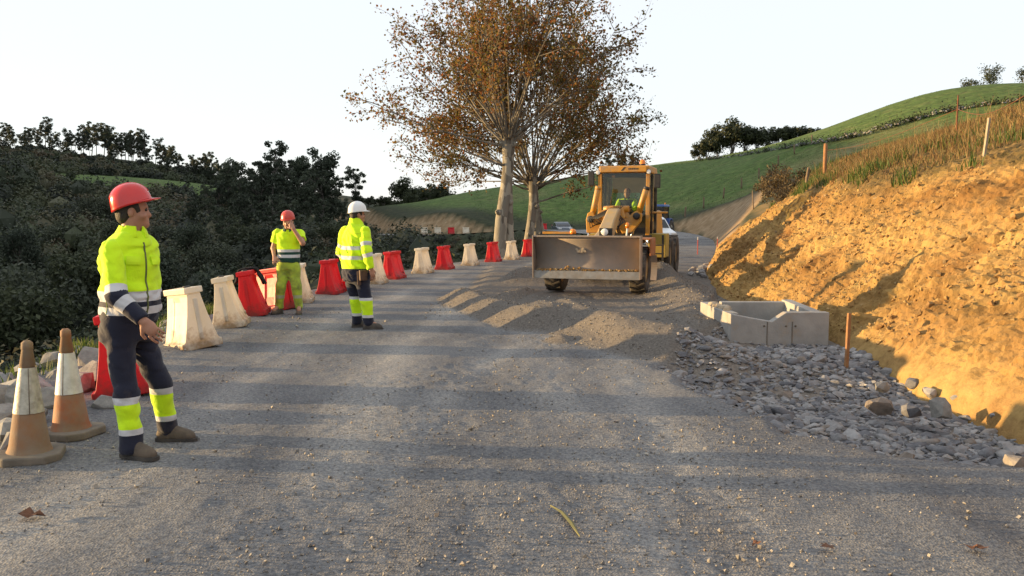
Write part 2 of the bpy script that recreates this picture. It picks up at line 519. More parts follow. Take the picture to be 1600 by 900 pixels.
def road_mat():
    m, nt, b = new_mat('crushed_gravel')
    v = coords(nt)
    vs = coords(nt, scale=(1, .35, 1))
    fine = noise_tex(nt, v, 38, 6, .7)
    vor = nt.nodes.new('ShaderNodeTexVoronoi'); vor.inputs['Scale'].default_value = 80
    nt.links.new(v, vor.inputs['Vector'])
    patch = noise_tex(nt, vs, 1.1, 5, .6)
    base = ramp(nt, fine, [(.28, (.074, .076, .080)), (.5, (.178, .18, .184)), (.72, (.29, .285, .275))])
    chips = ramp(nt, vor.outputs['Color'], [(.1, (.55, .56, .6)), (.5, (1, 1, 1)), (.9, (1.35, 1.25, 1.1))])
    base = mix_rgb(nt, .6, base, chips, 'MULTIPLY')
    pt_ = ramp(nt, patch, [(.32, (.66, .66, .68)), (.5, (1, 1, 1)), (.68, (1.26, 1.23, 1.17))])
    base = mix_rgb(nt, 1.0, base, pt_, 'MULTIPLY')
    tr_ = ramp(nt, attr_node(nt, 'track'), [(0, (.84, .84, .85)), (1, (1.32, 1.29, 1.24))])
    base = mix_rgb(nt, 1.0, base, tr_, 'MULTIPLY')
    fr = ramp(nt, fine, [(.28, (.060, .053, .047)), (.5, (.135, .119, .103)), (.72, (.215, .188, .160))])
    base = mix_rgb(nt, attr_node(nt, 'fresh'), base, fr)
    pitc = ramp(nt, fine, [(.3, (.10, .085, .07)), (.6, (.22, .19, .16))])
    base = mix_rgb(nt, attr_node(nt, 'pit'), base, pitc)
    nt.links.new(base, b.inputs['Base Color'])
    b.inputs['Roughness'].default_value = .92
    b.inputs['Specular IOR Level'].default_value = .2
    h = nt.nodes.new('ShaderNodeMath'); h.operation = 'ADD'
    nt.links.new(fine, h.inputs[0]); nt.links.new(vor.outputs['Distance'], h.inputs[1])
    bump(nt, b, h.outputs[0], .55, .012)
    return m
GRAVEL = road_mat()
road = tag(link('road', road_me, GRAVEL), kind='structure')
# the road beyond the bend, round the head of the valley
k0 = int(np.argmin(np.abs(RC[:, 1] - 70)))
kl = int(np.argmin(np.abs(LC[:, 1] - 70)))
cnt = min(len(RC) - k0, len(LC) - kl)
fu = np.linspace(0, 1, 9)
P0 = LC[kl:kl+cnt]; P1 = RC[k0:k0+cnt]
FX = P0[:, None, 0] + (P1 - P0)[:, None, 0] * fu; FY = P0[:, None, 1] + (P1 - P0)[:, None, 1] * fu
fz = z_road(FY.ravel()) + .02
zero = np.zeros(FX.size)
tag(link('road', fast_mesh('far_road', np.stack([FX.ravel(), FY.ravel(), fz], 1), grid_faces(cnt, 9)[:, ::-1], True, {'fresh': zero, 'pit': zero, 'track': zero + .5}), GRAVEL), kind='structure')

# ------------------------------------------------------------------ cut bank of ochre earth
bs = np.concatenate([np.arange(3.0, 21, .032), np.arange(21, 47, .06)])
bt = np.concatenate([np.linspace(-.25, 3.2, 108), np.linspace(3.25, 4.5, 22)])
ex = edge_at(RC[:110], bs)
# walk across the slope square to the edge
tx = np.gradient(ex, bs); nn = np.sqrt(1 + tx*tx)
nxv, nyv = 1/nn, -tx/nn
BX = ex[:, None] + nxv[:, None] * bt; BY = bs[:, None] + nyv[:, None] * bt
bxf, byf = BX.ravel(), BY.ravel()
btf = np.tile(bt, len(bs))
bz, _, bn = land(bxf, byf, btf, np.full(bxf.shape, -5.0))
bz = bz + -.4 * (1 - sstep(-.25, .02, btf))
cutf = np.clip((bn - bz) * 3, 0, 1)
soft = fbm2(bxf*.8 + byf*.3, byf*.8, 3)
gul = np.abs(noise2((byf + .35*bxf) * 1.1, bxf*.25 + 11)) 
clod = np.maximum(0, noise3(bxf*4.2, byf*4.2, bz*4.2)) ** 1.5
clod2 = np.maximum(0, noise3(bxf*9, byf*9, bz*9)) ** 1.4
fine3 = noise3(bxf*19, byf*19, bz*19)
near_toe = np.clip(btf / .25, 0, 1)
rid = 1 - np.abs(noise3(bxf*6+5, byf*6, bz*6))
rid2 = 1 - np.abs(noise3(bxf*13+5, byf*13, bz*13))
disp = near_toe * cutf * (.16*soft - .10*(1-gul)**3 + .11*clod + .075*clod2 + .03*rid*rid2 + .015*rid2 + .03*fine3 + .008*np.random.RandomState(4).normal(size=len(bxf)) + .06*noise3(bxf*2, byf*2, bz*2)
        + .045*noise2((byf + .8*bz)*4.5 + .6*soft, bz*.5 + 3) + .025*noise2((byf + .8*bz)*10, bz*1.1 + 7))
disp = disp + (1 - cutf) * .06 * fine3
V = np.stack([bxf - disp*.66, byf + disp*.05, bz + disp*.7], 1)
V[:, 2] -= np.where(btf > 4.1, (btf - 4.1) * 1.2, 0)
topm = 1 - np.clip((bn - bz) * 4 - .1 + .5*noise2(bxf*2, byf*2), 0, 1)
bank_me = fast_mesh('earth_bank', V, grid_faces(len(bs), len(bt))[:, ::-1], False, {'top': topm})
def bank_mat():
    m, nt, b = new_mat('ochre_earth')
    v = coords(nt)
    n1 = noise_tex(nt, v, .9, 6, .65); n2 = noise_tex(nt, v, 7, 6, .7); n3 = noise_tex(nt, v, 30, 5, .7)
    c1 = ramp(nt, n1, [(.3, (.21, .113, .043)), (.45, (.30, .183, .070)), (.58, (.34, .22, .084)), (.72, (.395, .278, .10))])
    c2 = ramp(nt, n2, [(.28, (.6, .58, .55)), (.5, (1, 1, 1)), (.75, (1.2, 1.22, 1.2))])
    c = mix_rgb(nt, 1.0, c1, c2, 'MULTIPLY')
    sx = nt.nodes.new('ShaderNodeSeparateXYZ'); nt.links.new(v, sx.inputs[0])
    st = nt.nodes.new('ShaderNodeMath'); st.operation = 'MULTIPLY_ADD'; st.inputs[1].default_value = .8
    nt.links.new(sx.outputs[2], st.inputs[0]); nt.links.new(n1, st.inputs[2])
    fr_ = nt.nodes.new('ShaderNodeMath'); fr_.operation = 'PINGPONG'; fr_.inputs[1].default_value = .5; nt.links.new(st.outputs[0], fr_.inputs[0])
    c = mix_rgb(nt, 1.0, c, ramp(nt, fr_.outputs[0], [(.05, (.80, .76, .72)), (.25, (1.02, 1.0, .98)), (.45, (1.12, 1.14, 1.12))]), 'MULTIPLY')
    t = ramp(nt, n2, [(.35, (.07, .06, .025)), (.6, (.16, .11, .05))])
    c = mix_rgb(nt, attr_node(nt, 'top'), c, t)
    nt.links.new(c, b.inputs['Base Color'])
    b.inputs['Roughness'].default_value = .95
    b.inputs['Specular IOR Level'].default_value = .15
    h = nt.nodes.new('ShaderNodeMath'); h.operation = 'ADD'
    nt.links.new(n2, h.inputs[0]); nt.links.new(n3, h.inputs[1])
    bump(nt, b, h.outputs[0], .6, .05)
    return m
bank = tag(link('earth_bank', bank_me, bank_mat()), kind='structure')
# ------------------------------------------------------------------ plants
class Tubes:
    """many thin tapered tubes in one mesh"""
    def __init__(s): s.V = []; s.F = []; s.n = 0
    def add(s, pts, r0, r1, k=6):
        pts = np.asarray(pts, float); m = len(pts)
        d = np.gradient(pts, axis=0); d /= np.linalg.norm(d, axis=1)[:, None] + 1e-9
        a = np.where(np.abs(d[:, 2:3]) < .9, np.array([[0, 0, 1.]]), np.array([[1., 0, 0]]))
        a = np.repeat(a[:1], m, 0)
        x = np.cross(d, a); x /= np.linalg.norm(x, axis=1)[:, None] + 1e-9
        y = np.cross(d, x)
        rr = np.linspace(r0, r1, m) if not hasattr(r0, '__len__') else np.asarray(r0)
        t = np.arange(k) * 2 * np.pi / k
        V = pts[:, None] + rr[:, None, None] * (x[:, None] * np.cos(t)[None, :, None] + y[:, None] * np.sin(t)[None, :, None])
        i = np.arange(m * k).reshape(m, k); j = np.roll(i, -1, 1)
        F = np.stack([i[:-1], j[:-1], j[1:], i[1:]], -1).reshape(-1, 4)
        s.V.append(V.reshape(-1, 3)); s.F.append(F + s.n); s.n += m * k
    def mesh(s, name): return fast_mesh(name, np.vstack(s.V), np.vstack(s.F), True)

def leaf_quads(C, size, rng, aspect=.7, out=None, spread=.7):
    """diamond leaves at centres C; out = direction the leaves mostly face"""
    n = len(C)
    size = np.broadcast_to(size, (n,))[:, None]
    c = rng.normal(size=(n, 3))
    if out is not None: c = out / (np.linalg.norm(out, axis=1)[:, None] + 1e-6) + c * spread
    c /= np.linalg.norm(c, axis=1)[:, None]
    a = rng.normal(size=(n, 3)); a = a - c * (a * c).sum(1)[:, None]; a /= np.linalg.norm(a, axis=1)[:, None]
    b = np.cross(c, a)
    V = np.stack([C - a*size, C + b*size*aspect + c*size*.15, C + a*size, C - b*size*aspect + c*size*.15], 1).reshape(-1, 3)
    return V, np.arange(4 * n).reshape(n, 4)

def leaf_mat(name, stops, trans=.35, rough=.6, patch=0):
    m, nt, b = new_mat(name)
    g = nt.nodes.new('ShaderNodeNewGeometry')
    c = ramp(nt, g.outputs['Random Per Island'], stops)
    oi = nt.nodes.new('ShaderNodeObjectInfo')
    v = ramp(nt, oi.outputs['Random'], [(0, (.78, .8, .82)), (1, (1.2, 1.18, 1.1))])
    c = mix_rgb(nt, 1.0, c, v, 'MULTIPLY')
    if patch:
        pn = noise_tex(nt, g.outputs['Position'], patch, 3, .6)
        c = mix_rgb(nt, 1.0, c, ramp(nt, pn, [(.32, (.5, .55, .6)), (.48, (1, 1, 1)), (.6, (1.5, 1.45, 1.2)), (.72, (2.3, 1.7, 1.3))]), 'MULTIPLY')
    nt.links.new(c, b.inputs['Base Color'])
    b.inputs['Roughness'].default_value = rough
    b.inputs['Specular IOR Level'].default_value = .25
    t = nt.nodes.new('ShaderNodeBsdfTranslucent')
    nt.links.new(c, t.inputs[0])
    mx = nt.nodes.new('ShaderNodeMixShader'); mx.inputs[0].default_value = trans
    nt.links.new(b.outputs[0], mx.inputs[1]); nt.links.new(t.outputs[0], mx.inputs[2])
    nt.links.new(mx.outputs[0], nt.nodes['Material Output'].inputs['Surface'])
    return m

def bark_mat(name, a, b_, c_, scale=5):
    m, nt, b = new_mat(name)
    v = coords(nt, scale=(1, 1, .45))
    vo = nt.nodes.new('ShaderNodeTexVoronoi'); vo.inputs['Scale'].default_value = scale
    n = nt.nodes.new('ShaderNodeTexNoise'); n.inputs['Scale'].default_value = 3; nt.links.new(v, n.inputs['Vector'])
    ad = nt.nodes.new('ShaderNodeMix'); ad.data_type = 'VECTOR'; ad.inputs[0].default_value = .25
    nt.links.new(v, ad.inputs[4]); nt.links.new(n.outputs['Color'], ad.inputs[5])
    nt.links.new(ad.outputs[1], vo.inputs['Vector'])
    c = ramp(nt, vo.outputs['Color'], [(.2, a), (.5, b_), (.8, c_)])
    nt.links.new(c, b.inputs['Base Color']); b.inputs['Roughness'].default_value = .9
    bump(nt, b, noise_tex(nt, v, 22, 5, .6), .5, .03)
    return m

BARK_PLANE = bark_mat('plane_bark', (.10, .085, .065), (.20, .18, .145), (.30, .275, .22), 6)
BARK_BRANCH = bark_mat('branch_bark', (.10, .085, .066), (.16, .14, .11), (.22, .195, .155), 6)  # darker copy of the plane bark; backlit shade put into the colour
BARK_DARK = bark_mat('eucalyptus_bark', (.05, .043, .036), (.09, .08, .068), (.17, .155, .135), 3)
LEAF_AUTUMN = leaf_mat('autumn_leaves', [(0, (.075, .075, .02)), (.22, (.12, .10, .026)), (.42, (.185, .115, .03)), (.62, (.22, .095, .03)), (.82, (.17, .062, .026)), (1, (.24, .17, .05))], .5)
LEAF_OLIVE = leaf_mat('olive_leaves', [(0, (.055, .062, .016)), (.35, (.09, .09, .024)), (.6, (.13, .095, .026)), (.85, (.16, .085, .026)), (1, (.12, .12, .04))], .42)
LEAF_EUC = leaf_mat('eucalyptus_leaves', [(0, (.026, .036, .024)), (.5, (.046, .060, .040)), (1, (.078, .090, .058))], .25)
LEAF_DARK = leaf_mat('dark_leaves', [(0, (.024, .032, .018)), (.5, (.042, .052, .028)), (1, (.068, .078, .04))], .25)
LEAF_SCRUB = leaf_mat('scrub_leaves', [(0, (.8, .8, .8)), (1, (1.25, 1.2, 1.15))], .2)
def _tone(m):
    nt = m.node_tree; b = nt.nodes['Principled BSDF']
    old = b.inputs['Base Color'].links[0].from_socket
    t = ramp(nt, attr_node(nt, 'tone'), [(.1, (.022, .028, .020)), (.35, (.040, .052, .032)), (.55, (.062, .076, .040)), (.75, (.088, .088, .052)), (.95, (.098, .080, .050))])
    c = mix_rgb(nt, 1.0, old, t, 'MULTIPLY')
    nt.links.new(c, b.inputs['Base Color'])
    for n in nt.nodes:
        if n.type == 'BSDF_TRANSLUCENT': nt.links.new(c, n.inputs[0])
_tone(LEAF_SCRUB)
LEAF_SHRUB = leaf_mat('shrub_leaves', [(0, (.05, .042, .024)), (.5, (.085, .066, .036)), (1, (.12, .085, .045))], .2)
BLADE_DRY = leaf_mat('dry_grass_blades', [(0, (.11, .055, .025)), (.25, (.20, .115, .045)), (.5, (.28, .175, .07)), (.72, (.36, .26, .12)), (.85, (.14, .13, .04)), (1, (.07, .10, .022))], .35)
BLADE_GREEN = leaf_mat('green_blades', [(0, (.035, .07, .012)), (.5, (.07, .12, .022)), (1, (.14, .15, .04))], .35)

def bend(p, d, L, up, n, rng, wob=.06):
    """curved branch path from p along d, turning towards up"""
    pts = [np.array(p, float)]; d = np.array(d, float); d /= np.linalg.norm(d)
    for k in range(n):
        d = d + np.array([0, 0, up / n]) + rng.normal(size=3) * wob
        d /= np.linalg.norm(d)
        pts.append(pts[-1] + d * L / n)
    return np.array(pts)

def plane_tree(loc, top, seed, nlimb, nleaf, r, leafmat, label, spread=1.0, lean=(0, 0), second=None, droop=None, size=.068, low=.34):
    rng = np.random.RandomState(seed)
    root = tag(empty('plane_tree', loc), label, 'tree', 'plane trees beside the road')
    T = Tubes()
    zz = np.linspace(-.4, top, 9)
    path = np.stack([lean[0] * (zz/top) + .06*np.sin(zz*1.3+seed), lean[1] * (zz/top) + .05*np.cos(zz*1.7), zz], 1)
    rad = np.interp(zz / top, [-.1, 0, .12, .8, 1], [r*1.7, r*1.45, r*1.12, r*.95, r*1.25])
    T.add(path, rad, None, 12)
    if second:
        z2 = np.linspace(-.4, top * .93, 8)
        k = z2 / top
        p2 = np.stack([second[0] * (1-k)**1.3 + lean[0]*k, second[1] * (1-k) + lean[1]*k, z2], 1)
        T.add(p2, np.interp(k, [-.1, .1, 1], [r*1.2, r*.8, r*.7]), None, 10)
    for kk in range(7):      # pollard knuckles and old scars
        a = rng.rand() * 6.28; h = top * (1 - .08*rng.rand()) if kk < 4 else top * rng.uniform(.25, .7)
        c = np.array([np.interp(h, zz, path[:, 0]), np.interp(h, zz, path[:, 1]), h])
        o = np.array([math.cos(a), math.sin(a), .25])
        T.add(np.array([c, c + o*r*.9, c + o*r*1.5, c + o*r*1.75]), np.array([r*.5, r*.55, r*.45, r*.1]), None, 7)
    trunk = link('trunk', T.mesh('trunk'), BARK_PLANE, root)
    B = Tubes(); leaves = []
    head = path[-1]
    for i in range(nlimb):
        az = 2*math.pi*(i + .5*rng.rand()) * .618
        el = R(rng.choice([rng.uniform(4, 40), rng.uniform(38, 85)], p=[low, 1 - low]))
        L = rng.uniform(6.2, 8.8) * (1.0 if el > .7 else .74) * spread
        d = np.array([math.cos(az)*math.cos(el), math.sin(az)*math.cos(el), math.sin(el)])
        st = head + np.array([math.cos(az), math.sin(az), 0]) * r*.5 - np.array([0, 0, rng.rand()*.5])
        limb = bend(st, d, L, .35 if el < .9 else .05, 9, rng, .07)
        B.add(limb, rng.uniform(.025, .06), .008, 6)
        for j in range(9):
            t = rng.uniform(.25, 1) ** .8
            f = t * 9; q = int(min(8, f)); p = limb[q] + (limb[q+1] - limb[q]) * (f - q)
            dd = (limb[q+1] - limb[q]); dd = dd / np.linalg.norm(dd) + rng.normal(size=3) * .55
            l2 = rng.uniform(.9, 2.3) * (1.25 - t*.5)
            tw = bend(p, dd, l2, .12, 4, rng, .14)
            B.add(tw, .022, .006, 4)
            for m_ in range(3):
                f2 = rng.uniform(.3, 1) * 4; q2 = int(min(3, f2)); p2 = tw[q2] + (tw[q2+1]-tw[q2]) * (f2-q2)
                tg = bend(p2, (tw[q2+1]-tw[q2])/np.linalg.norm(tw[q2+1]-tw[q2]) + rng.normal(size=3)*.7, rng.uniform(.4, 1.0), -.1, 3, rng, .12)
                B.add(tg, .009, .004, 3)
                leaves.append(tg)
            leaves.append(tw)
    if droop:
        for d, L in droop:
            limb = bend(head - np.array([0, 0, 1.2]), d, L, .25, 9, rng, .07); B.add(limb, .05, .01, 6)
            for j in range(14):
                f = rng.uniform(3, 9); q = int(min(8, f)); p = limb[q] + (limb[q+1]-limb[q])*(f-q)
                tw = bend(p, (limb[q+1]-limb[q])/np.linalg.norm(limb[q+1]-limb[q]) + rng.normal(size=3)*.6, rng.uniform(.6, 1.4), 0, 4, rng, .12)
                B.add(tw, .012, .004, 4); leaves += [tw, tw]
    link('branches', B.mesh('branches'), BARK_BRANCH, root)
    idx = rng.randint(0, len(leaves), nleaf)
    C = np.empty((nleaf, 3))
    for a, i in enumerate(idx):
        tw = leaves[i]; f = rng.rand() ** .7 * (len(tw) - 1.001); q = int(f)
        C[a] = tw[q] + (tw[q+1] - tw[q]) * (f - q)
    C += rng.normal(size=C.shape) * .14
    Vv, Ff = leaf_quads(C, rng.uniform(.45, 1.2, nleaf) * size, rng, .8)
    link('crown', fast_mesh('crown', Vv, Ff, False), leafmat, root)
    return root

_p = pt(781, 400, 36.0)
plane_tree((_p.x, 36.0, gz(_p.x, 36.0) - .1), 5.1, 3, 46, 23500, .24, LEAF_AUTUMN, 'tall plane tree with twin mottled trunks and thin rust leaves, foremost of the roadside trees',
           1.0, (.38, 0), (.45, .25), [((-.92, -.2, .14), 5.2), ((-.8, .3, .3), 4.8)])
_p = pt(824, 390, 40.5)
plane_tree((_p.x, 40.5, gz(_p.x, 40.5) - .1), 3.9, 11, 38, 22000, .20, LEAF_AUTUMN, 'plane tree with leaning slim trunk and russet crown, behind the twin-trunked one', 1.02, (.3, 0), None,
           [((.85, -.1, .25), 4.8)], low=.42)
_p = pt(842, 388, 44.5)
plane_tree((_p.x, 44.5, gz(_p.x, 44.5) - .1), 4.2, 23, 28, 15500, .19, LEAF_OLIVE, 'plane tree with olive lower leaves, rearmost of the roadside trees', .98, (-.3, 0), (.6, .3), low=.45)

# ---- forest trees (built once per kind, then copied)
def euc_proto(seed, h, bare=.45, width=.24, nclump=34, per=85, leaf=.26, mat=None):
    rng = np.random.RandomState(seed)
    T = Tubes()
    tr = bend((0, 0, -.6), (rng.normal()*.06, rng.normal()*.06, 1), h*.95, .2, 8, rng, .05)
    T.add(tr, h*.014, h*.004, 6)
    C = []; O = []
    for i in range(nclump):
        t = bare + (1 - bare) * (i + rng.rand()) / nclump
        f = t * 8; q = int(min(7, f)); p = tr[q] + (tr[q+1]-tr[q])*(f-q)
        a = rng.rand()*6.28; wr = h*width * (1.05 - .75*abs(t - .72)/.5) * rng.uniform(.15, 1.1)
        c = p + np.array([math.cos(a)*wr, math.sin(a)*wr, h*.04*rng.normal() + wr*.35])
        T.add(np.array([p - np.array([0, 0, h*.05]), (p+c)/2 + np.array([0, 0, -.02*h]), c]), h*.0055, h*.002, 4)
        r = h * rng.uniform(.035, .085)
        g = rng.normal(size=(per, 3)); g /= np.linalg.norm(g, axis=1)[:, None]; g *= rng.rand(per, 1) ** .45
        g[:, 2] *= .75
        C.append(c + g * r); O.append(g)
    C = np.vstack(C)
    Vv, Ff = leaf_quads(C, rng.uniform(.5, 1.1, len(C)) * leaf, rng, .55, np.vstack(O))
    return T.mesh('trunk'), fast_mesh('crown', Vv, Ff, False), BARK_DARK, mat or LEAF_EUC

def bush_proto(seed, h, w, n=2200, leaf=.3, mat=None, nc=16):
    rng = np.random.RandomState(seed)
    T = Tubes(); C = []; O = []
    for i in range(nc):
        a = rng.rand()*6.28; rr = w * rng.rand()**.5 * .8
        zt = h * (.35 + .55 * rng.rand() * (1 - (rr/w)**2 * .7))
        c = np.array([math.cos(a)*rr, math.sin(a)*rr, zt])
        T.add(np.array([[0, 0, -.4], [c[0]*.3, c[1]*.3, zt*.5], c]), h*.012, h*.004, 4)
        g = rng.normal(size=(n//nc, 3)); g /= np.linalg.norm(g, axis=1)[:, None]; g *= rng.rand(n//nc, 1)**.4
        C.append(c + g * h * rng.uniform(.14, .26)); O.append(g)
    C = np.vstack(C); O = np.vstack(O); O = O[C[:, 2] > .02]; C = C[C[:, 2] > .02]
    Vv, Ff = leaf_quads(C, rng.uniform(.5, 1.1, len(C)) * leaf, rng, .6, O)
    return T.mesh('trunk'), fast_mesh('crown', Vv, Ff, False), BARK_DARK, mat or LEAF_DARK

def plant_tree(proto, name, x, y, s, rz, label, cat='tree', group=None, z=None):
    tm, cm, bm_, lm = proto
    if not tm.materials: tm.materials.append(bm_)
    if not cm.materials: cm.materials.append(lm)
    o = empty(name, (x, y, (gz(x, y) if z is None else z) - .15), rz); o.scale = (s, s, s)
    tag(o, label, cat, group)
    for nm, me in (('trunk', tm), ('crown', cm)):
        c = bpy.data.objects.new(nm, me); COL.objects.link(c); c.parent = o
    return o

EUC = [euc_proto(31, 12, .42), euc_proto(32, 13, .5, .2), euc_proto(33, 11, .35, .28), euc_proto(34, 14, .55, .17, 28)]
FULL = [euc_proto(41, 12, .12, .27, 56, 95, .27), euc_proto(42, 12, .2, .24, 52, 95, .27)]
BUSH = [bush_proto(51, 5, 3.4), bush_proto(52, 4.4, 3.0), bush_proto(53, 6, 3.0)]

LEAF_GREY = leaf_mat('grey_green_leaves', [(0, (.034, .042, .030)), (.5, (.058, .068, .046)), (1, (.09, .10, .066))], .25)
BUSHT = [bush_proto(54, 5, 2.6, 4200, .17, LEAF_GREY, 22), bush_proto(55, 4.4, 2.5, 4200, .16, LEAF_DARK, 22), bush_proto(56, 6, 2.4, 4200, .17, LEAF_EUC, 24)]
rnd = random.Random(5)
# skyline of tall eucalyptus on the left ridge: (pixel column of the tree, pixel row of its top)
ridge = [(-20,185,300,0),(8,190,285,0),(40,196,300,2),(68,182,310,3),(92,205,290,0),(112,200,285,1),(140,186,300,2),(160,190,295,0),(182,205,285,0),(205,200,290,2),(226,206,285,0),
         (250,222,270,2),(272,228,262,1),(296,240,250,0),(318,236,245,2),(338,252,240,0)]
tops = {}
def crown_for(px, py, d, proto_h):
    p = pt(px, py, d); g = gz(p.x, d)
    return p.x, max(.45, (p.z - g) / proto_h), g
PH = [12, 13, 11, 14]
ridge += [(a + rnd.uniform(6, 15), b + rnd.uniform(-2, 10), c - rnd.uniform(0, 12), (k_ + 1) % 4) for a, b, c, k_ in ridge] + [(a + rnd.uniform(-12, 8), b + rnd.uniform(6, 16), c + rnd.uniform(2, 14), (k_ + 2) % 4) for a, b, c, k_ in ridge]
for i, (px, py, d, k) in enumerate(ridge):
    x, s, g = crown_for(px, py, d, PH[k])
    plant_tree(EUC[k], 'eucalyptus_tree', x, d, s, rnd.random()*6.28, 'tall eucalyptus with bare stem and thin crown standing along the ridge crest across the valley', 'tree', 'eucalyptus along the ridge')
    for j in range(1 if i < 16 else 0):
        d2 = d - 8 - 14*j; px2 = px + rnd.uniform(-14, 14)
        x, s, g = crown_for(px2, py + rnd.uniform(16, 40) + 10*j, d2, 12)
        plant_tree(rnd.choice(FULL + EUC[:2]), 'eucalyptus_tree', x, d2, s, rnd.random()*6.28, 'dark full-crowned eucalyptus below the ridge crest across the valley', 'tree', 'eucalyptus below the ridge crest')
mid = [(352,250,150),(372,246,160),(395,243,150),(418,240,145),(440,238,150),(462,243,140),(480,236,138),(497,228,130),(512,262,128),(530,300,135),(405,262,130),(450,265,125),(475,270,120),(365,275,135),(335,280,145),(330,300,120),(420,300,112),(385,300,118),(500,300,115),(540,330,125),(300,300,150),(290,320,120),(350,320,105),(455,310,105)]
for i, (px, py, d) in enumerate(mid):
    x, s, g = crown_for(px, py, d, 12)
    plant_tree(FULL[i % 2] if i % 3 else EUC[i % 4], 'eucalyptus_tree', x, d, s, rnd.random()*6.28, 'dark tree of the dense wood on the opposite valley side', 'tree', 'trees of the wood across the valley')
slope = [(15,300,150,0),(60,290,160,2),(110,268,190,1),(150,300,140,0),(30,350,95,2),(95,340,110,0),(190,345,105,1),(262,345,110,0),(300,345,100,2),(135,380,80,1),(60,400,70,0),(245,385,80,2),(330,370,90,0),(380,345,100,1),(10,430,60,1),(420,350,95,2),(465,345,95,0),(515,345,100,1),(350,410,68,2),(560,340,120,0)]
for i, (px, py, d, k) in enumerate(slope):
    x, s, g = crown_for(px, py, d, [5,4.4,6][k])
    plant_tree(BUSHT[k], 'broadleaf_tree', x, d, min(s, 2.6), rnd.random()*6.28, ['round grey-green tree among the scrub of the opposite valley side', 'spreading dark tree among the scrub of the opposite valley side', 'tall rounded tree among the scrub of the opposite valley side'][k], 'tree', 'trees scattered over the valley side')
x, s, g = crown_for(556, 258, 150, 12)
plant_tree(FULL[0], 'eucalyptus_tree', x, 150, s, 1.0, 'lone eucalyptus standing clear of the dense wood against the sky', 'tree')
for i, (px, py, d) in enumerate([(592,318,165),(612,305,168),(632,288,172),(655,282,172),(676,284,170),(694,292,168),(712,305,175),(728,296,180),(745,300,185),(575,325,150),(600,330,150),(640,310,155),(668,315,150)]):
    x, s, g = crown_for(px, py, d, 5)
    plant_tree(BUSH[i % 3], 'broadleaf_tree', x, d, s, rnd.random()*6.28, 'round dark tree beyond the far bend of the road', 'tree', 'trees beyond the far bend')
for px, py, d, k, lb in [(950,240,190,0,'left of two dark trees'), (966,236,195,1,'middle'), (984,240,195,1,'right')]:
    x, s, g = crown_for(px, py, d, 12)
    plant_tree(FULL[k], 'eucalyptus_tree', x, d, s, px, 'dark tree rising over the pasture crest behind the grader cab', 'tree', 'trees behind the grader cab')
for px, py, d, w_, k in [(1105,210,150,1,0),(1122,196,152,1,2),(1145,186,150,1,2),(1165,190,150,1,0),(1184,196,150,1,1),(1092,228,150,1,1)]:
    x, s, g = crown_for(px, py, d, PH and [5,4.4,6][k])
    plant_tree(BUSH[k], 'hedgerow_tree', x, d, s, px*.1, 'bushy dark tree in the large clump at the foot of the pasture wall', 'tree', 'clump of trees by the pasture wall')
for px, py, d, k in [(1215,188,150,1),(1232,184,150,0),(1252,188,148,1),(1270,192,147,1)]:
    x, s, g = crown_for(px, py, d, [5,4.4,6][k])
    plant_tree(BUSH[k], 'hedgerow_tree', x, d, s * .82, px*.1, 'low bushy tree in the smaller clump on the pasture skyline', 'tree', 'smaller clump on the skyline')
OPEN = [bush_proto(61, 7, 3.2, 900, .24, LEAF_EUC, 18), bush_proto(62, 5, 2.4, 650, .22, LEAF_EUC, 14)]
for px, py, d, k, lb in [(1552,95,128,0,'airy open-crowned tree standing alone on the hilltop pasture'), (1517,116,128,1,'small airy tree beside the larger lone hilltop tree'), (1606,96,122,1,'dark tree on the hilltop where the skyline is highest')]:
    x, s, g = crown_for(px, py, d, [7,5][k])
    plant_tree(OPEN[k], 'hilltop_tree', x, d, s, px*.3, lb, 'tree')

